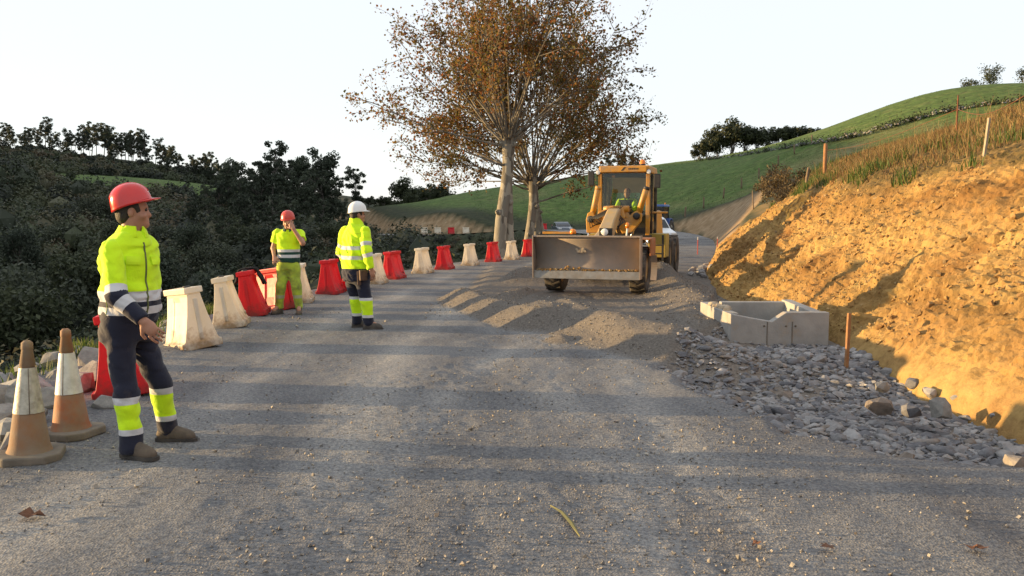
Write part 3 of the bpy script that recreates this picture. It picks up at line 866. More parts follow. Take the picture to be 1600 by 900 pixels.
# ---- dense undergrowth on the valley sides: nobody could count it
def scrub(name, n, seed, dmin, dmax, pxr, per, mat, hr, leafk, keep=None, label=None, gap=.75):
    rng = np.random.RandomState(seed)
    px = rng.uniform(*pxr, n); d = np.exp(rng.uniform(math.log(dmin), math.log(dmax), n))
    x = (px - 800) / 1331 * d; y = d
    dR, dL = road_out(x, y)
    ok = (np.maximum(dR, dL) > 1.0)
    if keep is not None: ok &= keep(x, y, dR, dL)
    x, y, d = x[ok], y[ok], d[ok]
    z = ground_z(x, y)
    C = []; S = []; O = []; T_ = []; done = []; KV = []; KF = []; KT = []; kn = 0
    bm = bmesh.new(); bmesh.ops.create_icosphere(bm, subdivisions=1, radius=1); ico = np.array([v.co[:] for v in bm.verts]); icf = np.array([[v.index for v in f.verts] for f in bm.faces]); bm.free()
    for i in range(len(x)):
        h = rng.uniform(*hr) * float(np.interp(d[i], [10, 60, 150, 260], [.7, 1, 1.25, .7]))
        if any((x[i]-a)**2 + (y[i]-b)**2 < (gap*(h+c)*.8)**2 for a, b, c in done[-400:]): continue
        done.append((x[i], y[i], h))
        for q in range(rng.randint(3, 6)):       # a mound of a few lobes
            hh = h * rng.uniform(.45, .85); cc = np.array([x[i], y[i], z[i] - .1]) + rng.normal(size=3) * h * np.array([.45, .45, .12])
            m = per // 4
            g = rng.normal(size=(m, 3)); g /= np.linalg.norm(g, axis=1)[:, None]; g[:, 2] = np.abs(g[:, 2])
            g *= rng.uniform(.70, 1.05, (m, 1))
            C.append(cc + g * np.array([hh*.75, hh*.75, hh])); O.append(g)
            S.append(np.full(m, leafk * (.42 + d[i] / 120)))
            T_.append(np.full(m, np.clip(.45 + .3*rng.normal(), 0, 1) if q == 0 else T_[-1][0] + .05*rng.normal()))
            bump_ = 1 + .16*noise3(ico[:, 0]*2.3 + i, ico[:, 1]*2.3 + q, ico[:, 2]*2.3)
            KV.append(cc + ico * bump_[:, None] * np.array([hh*.75, hh*.75, hh]) * .60); KF.append(icf + kn); kn += len(ico); KT.append(np.full(len(ico), T_[-1][0]))
    C = np.vstack(C); S = np.concatenate(S) * rng.uniform(.5, 1.1, len(C))
    Vv, Ff = leaf_quads(C, S * 1.15, rng, 1.0, np.vstack(O), .42)
    Vv = Vv.reshape(-1, 4, 3)[:, :3].reshape(-1, 3); Ff = np.arange(len(Vv)).reshape(-1, 3)
    # leafy skin over a rough solid core, one mesh
    Ff3 = Ff[:, :3]
    0 and print(name, 'mounds', len(done), 'leaves', len(Vv)//3)
    Va = np.vstack([Vv, np.vstack(KV)]); Fa = np.vstack([Ff3, np.vstack(KF) + len(Vv)])
    return tag(link(name, fast_mesh(name, Va, Fa, False, {'tone': np.concatenate([np.repeat(np.concatenate(T_), 3), np.concatenate(KT)])}), mat), label, 'scrub', kind='stuff')
def not_meadow(x, y, dR, dL):
    return (dL > 1) & ~((-((x + 84)/34)**2 - ((y - 205)/32)**2 + .62) > 0)
scrub('valley_scrub', 7000, 71, 34, 285, (-60, 620), 430, LEAF_SCRUB, (1.6, 5.0), .195, not_meadow, 'dense dark scrub covering the opposite valley side', .62)
scrub('roadside_scrub', 2600, 72, 9, 45, (-120, 720), 190, LEAF_SCRUB, (.4, 1.15), .05, lambda x, y, a, b: (b > 1.9) & (b < 26), 'low brown scrub growing below the road edge', .45)
scrub('gully_scrub', 1600, 73, 40, 110, (560, 880), 100, LEAF_SCRUB, (.5, 1.1), .09, lambda x, y, a, b: (b > 1.2), 'brown ferns and scrub in the gully inside the bend', .45)
scrub('forest_understorey', 1500, 74, 95, 190, (270, 620), 200, LEAF_SCRUB, (2.2, 4.6), .2, lambda x, y, a, b: (b > 6), 'dark leafy understorey beneath the wood', .45)

# ---- tall dry grass along the bank top
def blades(x, y, z, h, w, rng, lean=.65):
    n = len(x)
    a = rng.rand(n) * 6.28; la = rng.rand(n) * 6.28; ll = rng.rand(n) * lean * h
    cx, cy = np.cos(a) * w, np.sin(a) * w
    b = np.stack([x, y, z], 1); o = np.stack([cx, cy, np.zeros(n)], 1)
    t = np.stack([np.cos(la)*ll, np.sin(la)*ll, h], 1)
    mid = b + t * np.array([.35, .35, .6])
    V = np.stack([b - o, b + o, mid + o*.7, b + t, mid - o*.7], 1).reshape(-1, 3)
    i = np.arange(n)[:, None] * 5
    F4 = i + np.array([0, 1, 2, 4]); F3 = i + np.array([4, 2, 3, 3])
    return V, F4, i + np.array([4, 2, 3])
def grass(name, mat, x, y, h, w, seed, label):
    rng = np.random.RandomState(seed)
    z = ground_z(x, y) - .04
    V, F4, F3 = blades(x, y, z, h, w, rng)
    me = bpy.data.meshes.new(name)
    fl = np.concatenate([F4.ravel(), F3.ravel()]).astype(np.int32)
    tot = np.concatenate([np.full(len(F4), 4), np.full(len(F3), 3)]).astype(np.int32)
    me.vertices.add(len(V)); me.vertices.foreach_set('co', V.astype(np.float32).ravel())
    me.loops.add(len(fl)); me.loops.foreach_set('vertex_index', fl)
    me.polygons.add(len(tot)); me.polygons.foreach_set('loop_start', np.concatenate([[0], np.cumsum(tot)[:-1]]).astype(np.int32))
    me.polygons.foreach_set('loop_total', tot)
    me.update(calc_edges=True)
    return tag(link(name, me, mat), label, 'grass', kind='stuff')
rng = np.random.RandomState(81)
n = 112000
yy = rng.uniform(6, 46, n); dd = 2.4 + rng.gamma(2.0, 1.8, n)
xx = np.interp(yy, RC[:110, 1], RC[:110, 0]) + dd
nat_h = natural(xx, yy); crest = nat_h < .9 * dd + z_road(yy) + .1
thin = noise2(xx*.6, yy*.6) > -.45 + .5*rng.rand(n) - .25
ok = crest & thin & (dd < 13)
xx, yy, dd = xx[ok], yy[ok], dd[ok]
hh = rng.uniform(.08, .30, len(xx)) * (.65 + .35*sstep(2.4, 4, dd)) * (1 + .45*noise2(xx*.5+7, yy*.5)) * np.clip(1.1 - (yy-20)/60, .6, 1)
grass('dry_grass', BLADE_DRY, xx, yy, hh, .0045 + .0003*yy, 82, 'tall dry orange grass along the top of the earth bank')
n = 1300
y2_ = rng.uniform(6, 40, n); d2_ = 2.7 + rng.gamma(2.2, 1.6, n); x2_ = np.interp(y2_, RC[:110, 1], RC[:110, 0]) + d2_
grass('tall_stalks', BLADE_DRY, x2_, y2_, rng.uniform(.35, .8, n), .005, 86, 'taller pale stalks rising out of the dry grass on the bank')
n = 16000
yy = rng.uniform(6, 40, n); dd = 2.3 + rng.gamma(1.3, .8, n)
xx = np.interp(yy, RC[:110, 1], RC[:110, 0]) + dd
ok = (natural(xx, yy) < .9*dd + z_road(yy) + .15) & (noise2(xx*1.1+5, yy*1.1) > .25)
xx, yy = xx[ok], yy[ok]
grass('green_grass', BLADE_GREEN, xx, yy, rng.uniform(.1, .35, len(xx)), .011, 83, 'green weeds and grass at the lip of the earth bank')
n = 9000
yy = rng.uniform(5.2, 16, n); xx = -4.7 - rng.gamma(1.6, .55, n)
ok = noise2(xx*1.3+1, yy*1.3) > .05
xx, yy = xx[ok], yy[ok]
grass('verge_grass', BLADE_GREEN, xx, yy, rng.uniform(.06, .22, len(xx)), .008, 84, 'short green grass tufts on the valley edge of the road')
n = 30000     # pasture sward, tufts thinning with distance
dd = np.exp(rng.uniform(math.log(45), math.log(150), n)); px = rng.uniform(740, 1620, n)
xx = (px - 800)/1331*dd; yy = dd
a, b = road_out(xx, yy)
ok = (a > 5)
xx, yy, dd = xx[ok], yy[ok], dd[ok]
grass('pasture_grass', BLADE_GREEN, xx, yy, rng.uniform(.05, .14, len(xx)), .012 + .0002*dd, 85, 'green pasture grass on the hillside')
# bramble at the corner of the bank
bz_ = [(9.6, 30.5, .9), (10.3, 32.5, 1.0), (10.9, 34.5, .9), (9.0, 28.8, .6)]
for i, (x, y, s) in enumerate(bz_):
    tmp = bush_proto(90 + i, 1.5, 1.2, 1300, .06, LEAF_SHRUB, 14)
    plant_tree(tmp, 'shrub', x, y, s, i, 'dull leafless-looking shrub overhanging the far end of the earth bank', 'shrub', 'shrubs at the end of the bank')
# ------------------------------------------------------------------ stones
from mathutils import noise as mnoise
def hull_rock(seed, n=15, flat=.6, sx=1.0, name='stone', jit=.8, smooth=False):
    """angular broken stone, about unit size: hull of points on a squashed ball"""
    rng = np.random.RandomState(seed)
    P = rng.normal(size=(n, 3)); P /= np.linalg.norm(P, axis=1)[:, None]
    P *= rng.uniform(jit, 1.08, (n, 1)); P *= np.array([.5*sx, .5*rng.uniform(.65, .95), .5*flat])
    bm = bmesh.new()
    for p in P: bm.verts.new(p)
    r = bmesh.ops.convex_hull(bm, input=bm.verts)
    loose = [v for v in bm.verts if not v.link_faces]
    bmesh.ops.delete(bm, geom=loose, context='VERTS')
    bmesh.ops.recalc_face_normals(bm, faces=bm.faces)
    if smooth:
        for f in bm.faces: f.smooth = True
    me = bpy.data.meshes.new(name); bm.to_mesh(me); bm.free()
    return me
def rock_mat(name, stops, moss=None):
    m, nt, b = new_mat(name)
    v = coords(nt)
    oi = nt.nodes.new('ShaderNodeObjectInfo')
    gi = nt.nodes.new('ShaderNodeNewGeometry')
    ad = nt.nodes.new('ShaderNodeMath'); ad.operation = 'ADD'
    nt.links.new(oi.outputs['Random'], ad.inputs[0]); nt.links.new(gi.outputs['Random Per Island'], ad.inputs[1])
    fr = nt.nodes.new('ShaderNodeMath'); fr.operation = 'FRACT'; nt.links.new(ad.outputs[0], fr.inputs[0])
    c = ramp(nt, fr.outputs[0], stops)
    tc = nt.nodes.new('ShaderNodeNewGeometry')
    n = noise_tex(nt, tc.outputs['Position'], 11, 6, .7)
    s = ramp(nt, n, [(.3, (.62, .62, .62)), (.52, (1, 1, 1)), (.75, (1.35, 1.33, 1.28))])
    c = mix_rgb(nt, 1.0, c, s, 'MULTIPLY')
    nt.links.new(c, b.inputs['Base Color'])
    b.inputs['Roughness'].default_value = .88
    b.inputs['Specular IOR Level'].default_value = .25
    bump(nt, b, noise_tex(nt, tc.outputs['Position'], 28, 5, .65), .5, .02)
    return m
STONE = rock_mat('quarry_stone', [(0, (.115, .115, .125)), (.35, (.185, .182, .188)), (.6, (.24, .232, .228)), (.85, (.32, .31, .305)), (1, (.20, .165, .135))])
LIMESTONE = rock_mat('pale_boulder', [(0, (.20, .195, .185)), (.5, (.28, .27, .25)), (1, (.23, .20, .17))])
PEBBLE = rock_mat('pebbles', [(0, (.13, .125, .12)), (.35, (.20, .19, .18)), (.65, (.29, .265, .23)), (.9, (.38, .34, .28)), (1, (.25, .18, .12))])
CLOD = rock_mat('earth_clods', [(0, (.22, .12, .045)), (.5, (.31, .185, .07)), (.8, (.37, .245, .10)), (1, (.25, .18, .10))])

PROTO = [hull_rock(200 + i, 20, .46 + .06*(i % 5), 1.0 + .15*(i % 4), jit=.86, smooth=i % 3 == 1) for i in range(12)]
def inst_arrays(protos, loc, size, rng, tilt=.25):
    """many stones joined into one vertex / face list (triangles)"""
    VV, FF, off = [], [], 0
    pv = [np.array([v.co[:] for v in m.vertices]) for m in protos]
    pf = [np.array([p.vertices[:] for p in m.polygons]) for m in protos]
    which = rng.randint(0, len(protos), len(loc))
    for k in range(len(protos)):
        ids = np.where(which == k)[0]
        if not len(ids): continue
        m = len(ids)
        a = rng.rand(m)*6.28; tx = rng.normal(size=m)*tilt; ty = rng.normal(size=m)*tilt
        ca, sa = np.cos(a), np.sin(a); z0 = np.zeros(m); o1 = np.ones(m)
        Rz = np.stack([np.stack([ca, -sa, z0], -1), np.stack([sa, ca, z0], -1), np.stack([z0, z0, o1], -1)], -2)
        Rx = np.stack([np.stack([o1, z0, z0], -1), np.stack([z0, np.cos(tx), -np.sin(tx)], -1), np.stack([z0, np.sin(tx), np.cos(tx)], -1)], -2)
        Ry = np.stack([np.stack([np.cos(ty), z0, np.sin(ty)], -1), np.stack([z0, o1, z0], -1), np.stack([-np.sin(ty), z0, np.cos(ty)], -1)], -2)
        M = Rx @ Ry @ Rz
        V = np.einsum('mij,nj->mni', M, pv[k]) * size[ids][:, None, None] + loc[ids][:, None]
        n = len(pv[k])
        F = pf[k][None] + (np.arange(m) * n)[:, None, None] + off
        VV.append(V.reshape(-1, 3)); FF.append(F.reshape(-1, 3)); off += m * n
    return np.vstack(VV), np.vstack(FF)

# stone-filled drain across the verge
rng = np.random.RandomState(91)
drain = []
cell = {}
def try_stone(x, y, s, k=.37):
    key = (int(x / .2), int(y / .2))
    for i in range(key[0]-1, key[0]+2):
        for j in range(key[1]-1, key[1]+2):
            for (a, b, c) in cell.get((i, j), ()):
                if (a-x)**2 + (b-y)**2 < (k*(s+c))**2: return False
    cell.setdefault(key, []).append((x, y, s)); drain.append((x, y, s)); return True
N = 60000
cx = rng.uniform(1.3, 4.6, N); cy = rng.uniform(5.2, 13.5, N); cs = np.clip(rng.gamma(4, .0175, N), .04, .17)
pmk = pit_mask(cx, cy); inc = np.interp(cy, [5, 13.5], [1, 1])
for i in np.argsort(-cs[:26000] + rng.rand(26000)*.16):
    x, y, s = cx[i], cy[i], cs[i]
    if pmk[i] < .35 or x > 4.2: continue
    if 2.62 < x < 4.35 and 10.5 < y < 12.8: continue
    if abs(x - 2.4) < .55 and abs(y - 9.2) < .5 and rng.rand() < .6: continue
    if 2.4 < x < 3.4 and 8.2 < y < 9.3 and rng.rand() < .72: continue     # silted patch
    try_stone(x, y, s)
drain = np.array(drain)
dz = ground_z(drain[:, 0], drain[:, 1])
bed = empty('drain_bed', (3.0, 8.0, -.2)); tag(bed, kind='structure')
scr = drain[:, 2] / drain[:, 1]
order = np.argsort(-scr)
for k in order[:290]:
    x, y, s = drain[k]
    me = PROTO[k % len(PROTO)]
    o = bpy.data.objects.new('stone', me); COL.objects.link(o); o.parent = bed
    if not me.materials: me.materials.append(STONE)
    o.location = (x - 3.0, y - 8.0, dz[k] + .2 + s * rng.uniform(-.04, .10))
    o.rotation_euler = (rng.normal()*.15, rng.normal()*.15, rng.rand()*6.28)
    o.scale = (s*1.15, s*1.15, s*1.1)
rest = order[290:]
V, F = inst_arrays(PROTO, np.stack([drain[rest, 0], drain[rest, 1], dz[rest] + drain[rest, 2]*.08], 1) - np.array([3.0, 8.0, -.2]), drain[rest, 2]*1.15, rng)
m_ = 5200
x = rng.uniform(1.5, 4.15, m_); y = rng.uniform(5.3, 14, m_); ok = pit_mask(x, y) > .2; x, y = x[ok], y[ok]
V2, F2 = inst_arrays(PROTO, np.stack([x, y, ground_z(x, y) + .005], 1) - np.array([3.0, 8.0, -.2]), rng.uniform(.03, .08, len(x)), rng)
tag(link('stones', fast_mesh('stones', np.vstack([V, V2]), np.vstack([F, F2 + len(V)]), False), STONE, bed), kind='stuff')

# larger loose rocks
def boulder(seed, n=26): return hull_rock(seed, n, .75, 1.15, 'rock')
BPROTO = [boulder(300 + i) for i in range(8)]
def rock(x, y, s, i, label, group, mat=STONE, sink=.2, z=None, rot=None):
    me = BPROTO[i % 8] if mat is STONE else BPROTO_L[i % 8]
    if not me.materials: me.materials.append(mat)
    o = bpy.data.objects.new('rock', me); COL.objects.link(o)
    o.location = (x, y, (gz(x, y) if z is None else z) + s * (.32 - sink))
    o.rotation_euler = rot or (rnd.uniform(-.3, .3), rnd.uniform(-.3, .3), rnd.random()*6.28); o.scale = (s, s*rnd.uniform(.8, 1), s*rnd.uniform(.8, 1))
    return tag(o, label, 'rock', group)
BPROTO_L = [boulder(340 + i) for i in range(8)]
p = pt(1465, 640, 7.15); rock(p.x, 7.1, .28, 0, 'upright pale block of stone at the foot of the earth bank', None, LIMESTONE, .02, -.14, (.2, 1.2, .3))
p = pt(1420, 635, 7.4); rock(p.x, 7.35, .22, 1, 'squat grey rock beside the upright pale block at the bank foot', None, STONE, .1, -.15)
p = pt(1372, 628, 7.6); rock(p.x, 7.55, .27, 2, 'broad flat grey rock leaning on the foot of the bank', None, STONE, .15, -.15)
p = pt(1585, 715, 5.7); rock(p.x, 5.7, .24, 3, 'pale flat rock at the corner of the stone drain nearest the bank', None, LIMESTONE, .2, -.12)
p = pt(1378, 600, 8.4); rock(p.x, 8.4, .2, 4, 'small pale rock fallen beside the drain under the bank', None, LIMESTONE, .1, -.15)
for i in range(16):
    y = 7.0 + i*.3 + rnd.uniform(-.1, .1)
    rock(4.28 + rnd.uniform(-.2, .12), y, rnd.uniform(.09, .18), i, 'grey rock in the line of stones along the foot of the earth bank', 'rocks along the bank foot', STONE, .15, -.16)
EDGE = [(20,640,.40),(60,608,.34),(5,600,.3),(42,575,.26),(75,640,.3),(150,575,.42),(170,560,.34),(150,600,.36),(128,612,.3),(20,690,.3),(45,662,.26),(8,668,.28),(100,590,.3),(190,545,.3),(25,712,.24),(165,640,.2),(10,628,.26),(255,520,.3),(268,535,.22),(262,505,.26),(80,560,.26),(120,548,.24),(-20,650,.4),(-25,600,.36)]
for i, (px, py, s) in enumerate(EDGE):
    d = 1331 * 1.6 / (py - 337); p = pt(px, py, d)
    rock(p.x, d, s*1.3, i, 'pale broken rock in the row along the valley edge behind the cones', 'rocks along the valley edge', LIMESTONE, .12, z=gz(max(p.x, -4.9), d) - (.02 if p.x > -4.4 else .10))
for i, (x, y, s) in enumerate([(6.0,25.5,.3),(5.75,24.6,.36),(5.5,23.6,.28),(5.9,24.0,.26),(5.3,22.8,.3),(5.2,22.0,.22),(5.6,25.0,.24),(6.3,26.5,.3),(6.6,27.6,.26),(5.0,22.6,.24),(5.4,24.4,.22)]):
    rock(x - .25, y, s, i, 'grey rock in the heap where the bank meets the road beyond the grader', 'rocks beyond the grader', STONE, .1)

# loose pebbles on the road
rng = np.random.RandomState(95)
n = 66000
y = 3.2 * np.exp(rng.rand(n) * math.log(5.2)); x = rng.uniform(-1, 1, n) * np.minimum(.66*y + .3, 4.9) 
x = np.clip(x, -4.9, 4.3)
den = sstep(-.35, .75, fbm2(x*.9, y*.55+9, 3)) + .35 * (rng.rand(n) < .12)
ok = (rng.rand(n) < den * .85) & (pit_mask(x, y) < .4)
x, y = x[ok], y[ok]
s = np.clip(rng.gamma(2.0, .0044, len(x)), .005, .045) * (1 + .03*y)
V, F = inst_arrays([hull_rock(400 + i, 8, .7) for i in range(6)], np.stack([x, y, road_z(x, y) + s*.25], 1), s, rng, .6)
tag(link('pebbles', fast_mesh('pebbles', V, F, False), PEBBLE), 'loose pebbles scattered over the gravel road', 'pebbles', kind='stuff')
# coarse stones on the fresh windrows
n = 26000
x = rng.uniform(-1.8, 4.3, n); y = rng.uniform(9, 24, n)
dmin = np.min([seg_d(P, x, y) / w for P, w, h in WINDROWS], 0)
ok = (rng.rand(n) < np.where(dmin < 1.05, .8, .05)) & (fresh_mask(x, y) > .3) & (pit_mask(x, y) < .4)
x, y = x[ok], y[ok]
s = np.clip(rng.gamma(3, .006, len(x)), .010, .045)
V, F = inst_arrays([hull_rock(420 + i, 8, .75) for i in range(6)], np.stack([x, y, road_z(x, y) + s*.2], 1), s, rng, .8)
tag(link('fresh_gravel', fast_mesh('fresh_gravel', V, F, False), rock_mat('fresh_gravel', [(0, (.12, .105, .09)), (.4, (.2, .175, .15)), (.75, (.28, .24, .195)), (1, (.35, .30, .24))])), 'fresh coarse gravel heaped in windrows round the grader', 'gravel', kind='stuff')
# clods and chips clinging to the bank
n = 34000
i = rng.randint(0, len(bank_me.vertices), n)
co = np.empty(len(bank_me.vertices)*3, np.float32); bank_me.vertices.foreach_get('co', co); co = co.reshape(-1, 3)
sel = i[(btf[i] > .05) & (topm[i] < .7) & (byf[i] < 34) & (byf[i] > 5) & (noise3(bxf[i]*.9, byf[i]*.9, bz[i]) > -.35 + .5*(rng.rand(n)-.5))]
s = np.clip(rng.gamma(1.6, .02, len(sel)), .015, .16)
s[::3] *= .6
V, F = inst_arrays([hull_rock(440 + k, 9, .7) for k in range(8)], co[sel] + np.array([-.3, 0, .2])*s[:, None]*.4, s, rng, 1.0)
tag(link('earth_clods', fast_mesh('earth_clods', V, F, False), CLOD), 'broken clods and chips of ochre earth on the bank face', 'earth', kind='stuff')

# ------------------------------------------------------------------ plastic barriers
def barrier_mats():
    def mk(name, c1, c2, dirt):
        m, nt, b = new_mat(name)
        v = coords(nt)
        col = ramp(nt, noise_tex(nt, v, 3, 5, .6), [(.35, c1), (.7, c2)])
        sep = nt.nodes.new('ShaderNodeSeparateXYZ'); nt.links.new(v, sep.inputs[0])
        nz = noise_tex(nt, v, 7, 6, .7)
        ad = nt.nodes.new('ShaderNodeMath'); ad.operation = 'MULTIPLY_ADD'; ad.inputs[1].default_value = -.9
        nt.links.new(sep.outputs[2], ad.inputs[0]); nt.links.new(nz, ad.inputs[2])
        f = ramp(nt, ad.outputs[0], [(.28, (0, 0, 0)), (.55, (.85, .85, .85))])
        col = mix_rgb(nt, f, col, dirt)
        nt.links.new(col, b.inputs['Base Color'])
        b.inputs['Roughness'].default_value = .42
        bump(nt, b, noise_tex(nt, v, 9, 3, .5), .15, .02)
        t = nt.nodes.new('ShaderNodeBsdfTranslucent'); nt.links.new(col, t.inputs[0])
        mx = nt.nodes.new('ShaderNodeMixShader'); mx.inputs[0].default_value = .38
        nt.links.new(b.outputs[0], mx.inputs[1]); nt.links.new(t.outputs[0], mx.inputs[2])
        nt.links.new(mx.outputs[0], nt.nodes['Material Output'].inputs['Surface'])
        return m
    return mk('white_plastic', (.86, .79, .66), (.76, .68, .54), (.38, .24, .11)), mk('red_plastic', (.75, .02, .03), (.62, .016, .024), (.26, .05, .04))
WHITE_P, RED_P = barrier_mats()
BLACK_CAP = paint('black_plastic_cap', (.03, .03, .03), (.06, .055, .05), 8, .6)
BL, BH = .70, .75        # length and height of one unit
def barrier_body(bm):
    """flared profile with a cap, hollow ends, forklift slots at the foot"""
    prof = [(.235, 0.0), (.235, .075), (.205, .11), (.165, .25), (.125, .42), (.095, .58), (.085, .64), (.085, BH - .075)]
    n = len(prof)
    xs = [-.5, -.40, -.17, -.13, .13, .17, .40, .5]
    ring = []
    for sx in xs:
        k = sx * BL
        row = []
        rec = .018 if abs(sx) < .15 else 0.0      # recessed middle panel
        for side in (-1, 1):
            seq = prof if side < 0 else prof[::-1]
            for (w, h) in seq:
                r = rec if .12 < h < .62 else 0
                e = .02 * (1 - h / BH) * (1 if abs(sx) == .5 else 0)
                row.append(bm.verts.new((k - math.copysign(e, k) * 0, side * (w - r), h)))
        ring.append(row)
    for a, b in zip(ring, ring[1:]):
        for i in range(len(a)):
            j = (i + 1) % len(a)
            bm.faces.new((a[i], a[j], b[j], b[i]))
    bm.faces.new(ring[0][::-1]); bm.faces.new(ring[-1])
def make_barrier(col):
    root = empty('plastic_barrier')
    mat = WHITE_P if col == 'w' else RED_P
    part('body', mat, root, barrier_body, bevel=.012)
    def cap(bm):
        bm_box(bm, (0, 0, BH - .037), (BL + .03, .225, .074), bev=.012)
    part('cap', mat, root, cap)
    def coupling(bm):
        bm_box(bm, (-BL/2 - .004, 0, .36), (.02, .05, .5), bev=.006)
    part('coupling', mat, root, coupling)
    def coupling2(bm):
        bm_box(bm, (BL/2 + .004, 0, .36), (.02, .05, .5), bev=.006)
    part('coupling', mat, root, coupling2)
    for s in (-1, 1):
        def foot(bm, s=s):
            bm_box(bm, (s*BL*.34, 0, .045), (BL*.3, .495, .09), bev=.012)
        part('foot', mat, root, foot)
    def fillcap(bm): bm_lathe(bm, [(0, 0), (.045, 0), (.045, .016), (.036, .022), (0, .022)], 16, org=(-BL*.22, 0, BH - .002))
    part('filler_cap', BLACK_CAP, root, fillcap)
    def plug(bm): bm_lathe(bm, [(0, 0), (.028, 0), (.028, .018), (0, .018)], 12, axis=(0, -1, 0), org=(.22, -.19, .17))
    part('drain_plug', mat, root, plug)
    return root
BAR = {'w': make_barrier('w'), 'r': make_barrier('r')}
used = set()
# (column, foot row, colour, heading in degrees from the view axis, label)
BARS = [
 (197,612,'r',113,'red plastic barrier directly behind the worker with the red helmet and jacket'),
 (302,541,'w',132,'white plastic barrier with black stencilled mark, between two workers'),
 (362,508,'w',99,'white stained barrier standing next to the one with the black mark'),
 (397,490,'r',97,'red plastic barrier with black cloth hung over it'),
 (436,478,'r',146,'red plastic barrier that the worker in the short-sleeved shirt rests a hand on'),
 (470,466,'w',100,'white plastic barrier partly hidden behind the legs of the short-sleeved worker'),
 (517,451,'r',86,'red plastic barrier left of the worker with the white helmet'),
 (553,446,'r',86,'red plastic barrier mostly hidden behind the worker with the white helmet'),
 (588,437,'w',88,'white plastic barrier half hidden behind the white-helmeted worker'),
 (615,430,'r',78,'red plastic barrier first in the free-standing row after the white-helmeted worker'),
 (661,422,'w',77,'white plastic barrier between two red ones before the plane trees'),
 (695,416,'r',76,'red plastic barrier in the middle of the row before the plane trees'),
 (735,410,'w',76,'white plastic barrier just before the twin-trunked plane tree'),
 (771,404,'r',75,'red plastic barrier at the foot of the twin-trunked plane tree'),
 (800,400,'w',74,'white plastic barrier between the plane trunks and the grader'),
 (826,395,'r',73,'red plastic barrier beside the grader blade, last of the near row'),
 (663,371,'w',20,'small white barrier at the far bend, beside the sandy cut'),
 (684,371,'w',18,'white barrier at the far bend next to a red one'),
 (705,371,'r',18,'red barrier on the far bend of the road'),
 (728,371,'w',18,'white barrier at the far bend nearest the plane trees'),
 (849,367,'r',30,'small red barrier far behind the grader blade beside the parked dark car'),
]
barrier_at = []
for px, py, c, a, lb in BARS:
    far = py < 380
    d = (97.0 if px < 800 else 90.0) if far else 1331 * 1.6 / (py - 337)
    p = pt(px, py, d)
    o = BAR[c] if c not in used else copy_tree(BAR[c])
    used.add(c)
    o.location = (p.x, d, (float(z_road(d)) + .02 if far else gz(p.x, d)) - .005)
    roll = R(-9 if px in (197, 302, 362, 397, 436) else -2.5) if not far else 0
    o.rotation_euler = (Matrix.Rotation(roll, 3, 'Y') @ Matrix.Rotation(R(a) + rnd.uniform(-.05, .05), 3, 'Z')).to_euler()
    o.location.z += .6*roll*.2
    tag(o, lb, 'barrier', 'plastic barriers along the road edge')
    barrier_at.append(o)
# the black stencilled mark on the first white barrier (worn, flat print on the side)
INK = paint('black_ink', (.02, .02, .02), (.05, .045, .04), 20, .7)
def mark(bm):
    def stroke(pts, w=.009):
        for (x0, z0), (x1, z1) in zip(pts, pts[1:]):
            L = math.hypot(x1-x0, z1-z0)
            bm_box(bm, ((x0+x1)/2, 0, (z0+z1)/2), (L + w*.8, .003, w), Matrix.Rotation(-math.atan2(z1-z0, x1-x0), 3, 'Y'))
    e = [(-.10,.0),(-.10,.085),(-.05,.085),(-.05,.045),(-.10,.045),(-.04,.045),(-.04,0),(-.10,0)]
    stroke(e); stroke([(-.085,.02),(-.055,.02)]); stroke([(-.085,.065),(-.06,.065)])
    stroke([(-.012,.0),(-.012,.03),(.02,.03),(.02,.0),(.055,.0),(.06,.04),(.02,.05),(.06,.06),(.05,.09),(-.005,.09),(-.012,.06),(.02,.05)]); stroke([(.03,.07),(.04,.07)])
b0 = barrier_at[1]
mk = part('stencilled_mark', INK, b0, mark)
sl_ = math.atan2(.04, .17)
mk.location = (-.12, -.178, .20); mk.rotation_euler = (-R(14), 0, 0)

# black cloth hung over the red barrier
def cloth_over(bm):
    n, m = 12, 16
    g = []
    for i in range(n):
        x = -.11 + .22 * i / (n-1)
        row = []
        for j in range(m):
            t = j / (m-1) * 2 - 1
            s = abs(t)
            y = math.copysign(min(s*.9, .135) + max(0, s - .2) * .12, t); z = BH + .03 - max(0, s - .16) * (.36 if t < 0 else .26)
            w = .018 * math.sin(i*1.9 + j*.8) + .012*math.sin(j*1.7 - i)
            row.append(bm.verts.new((x * (1 + .25*math.sin(j*.9)) + w*.6, y - w if t < 0 else y + w, z + .012*math.sin(i*2.3))))
        g.append(row)
    for a, b in zip(g, g[1:]):
        for j in range(m-1):
            f = bm.faces.new((a[j], a[j+1], b[j+1], b[j])); f.smooth = True
cl = part('cloth', paint('black_fleece', (.006, .006, .007), (.012, .011, .012), 30, .95, bstr=.8, bscale=150), None, cloth_over)
md = cl.modifiers.new('thick', 'SOLIDIFY'); md.thickness = .035; md.offset = 0
md = cl.modifiers.new('soft', 'SUBSURF'); md.levels = 1; md.render_levels = 2
cl.matrix_world = barrier_at[3].matrix_basis @ Matrix.Translation((.26, 0, .0))
tag(cl, 'black fleece garment hung over the top of a red barrier', 'cloth')

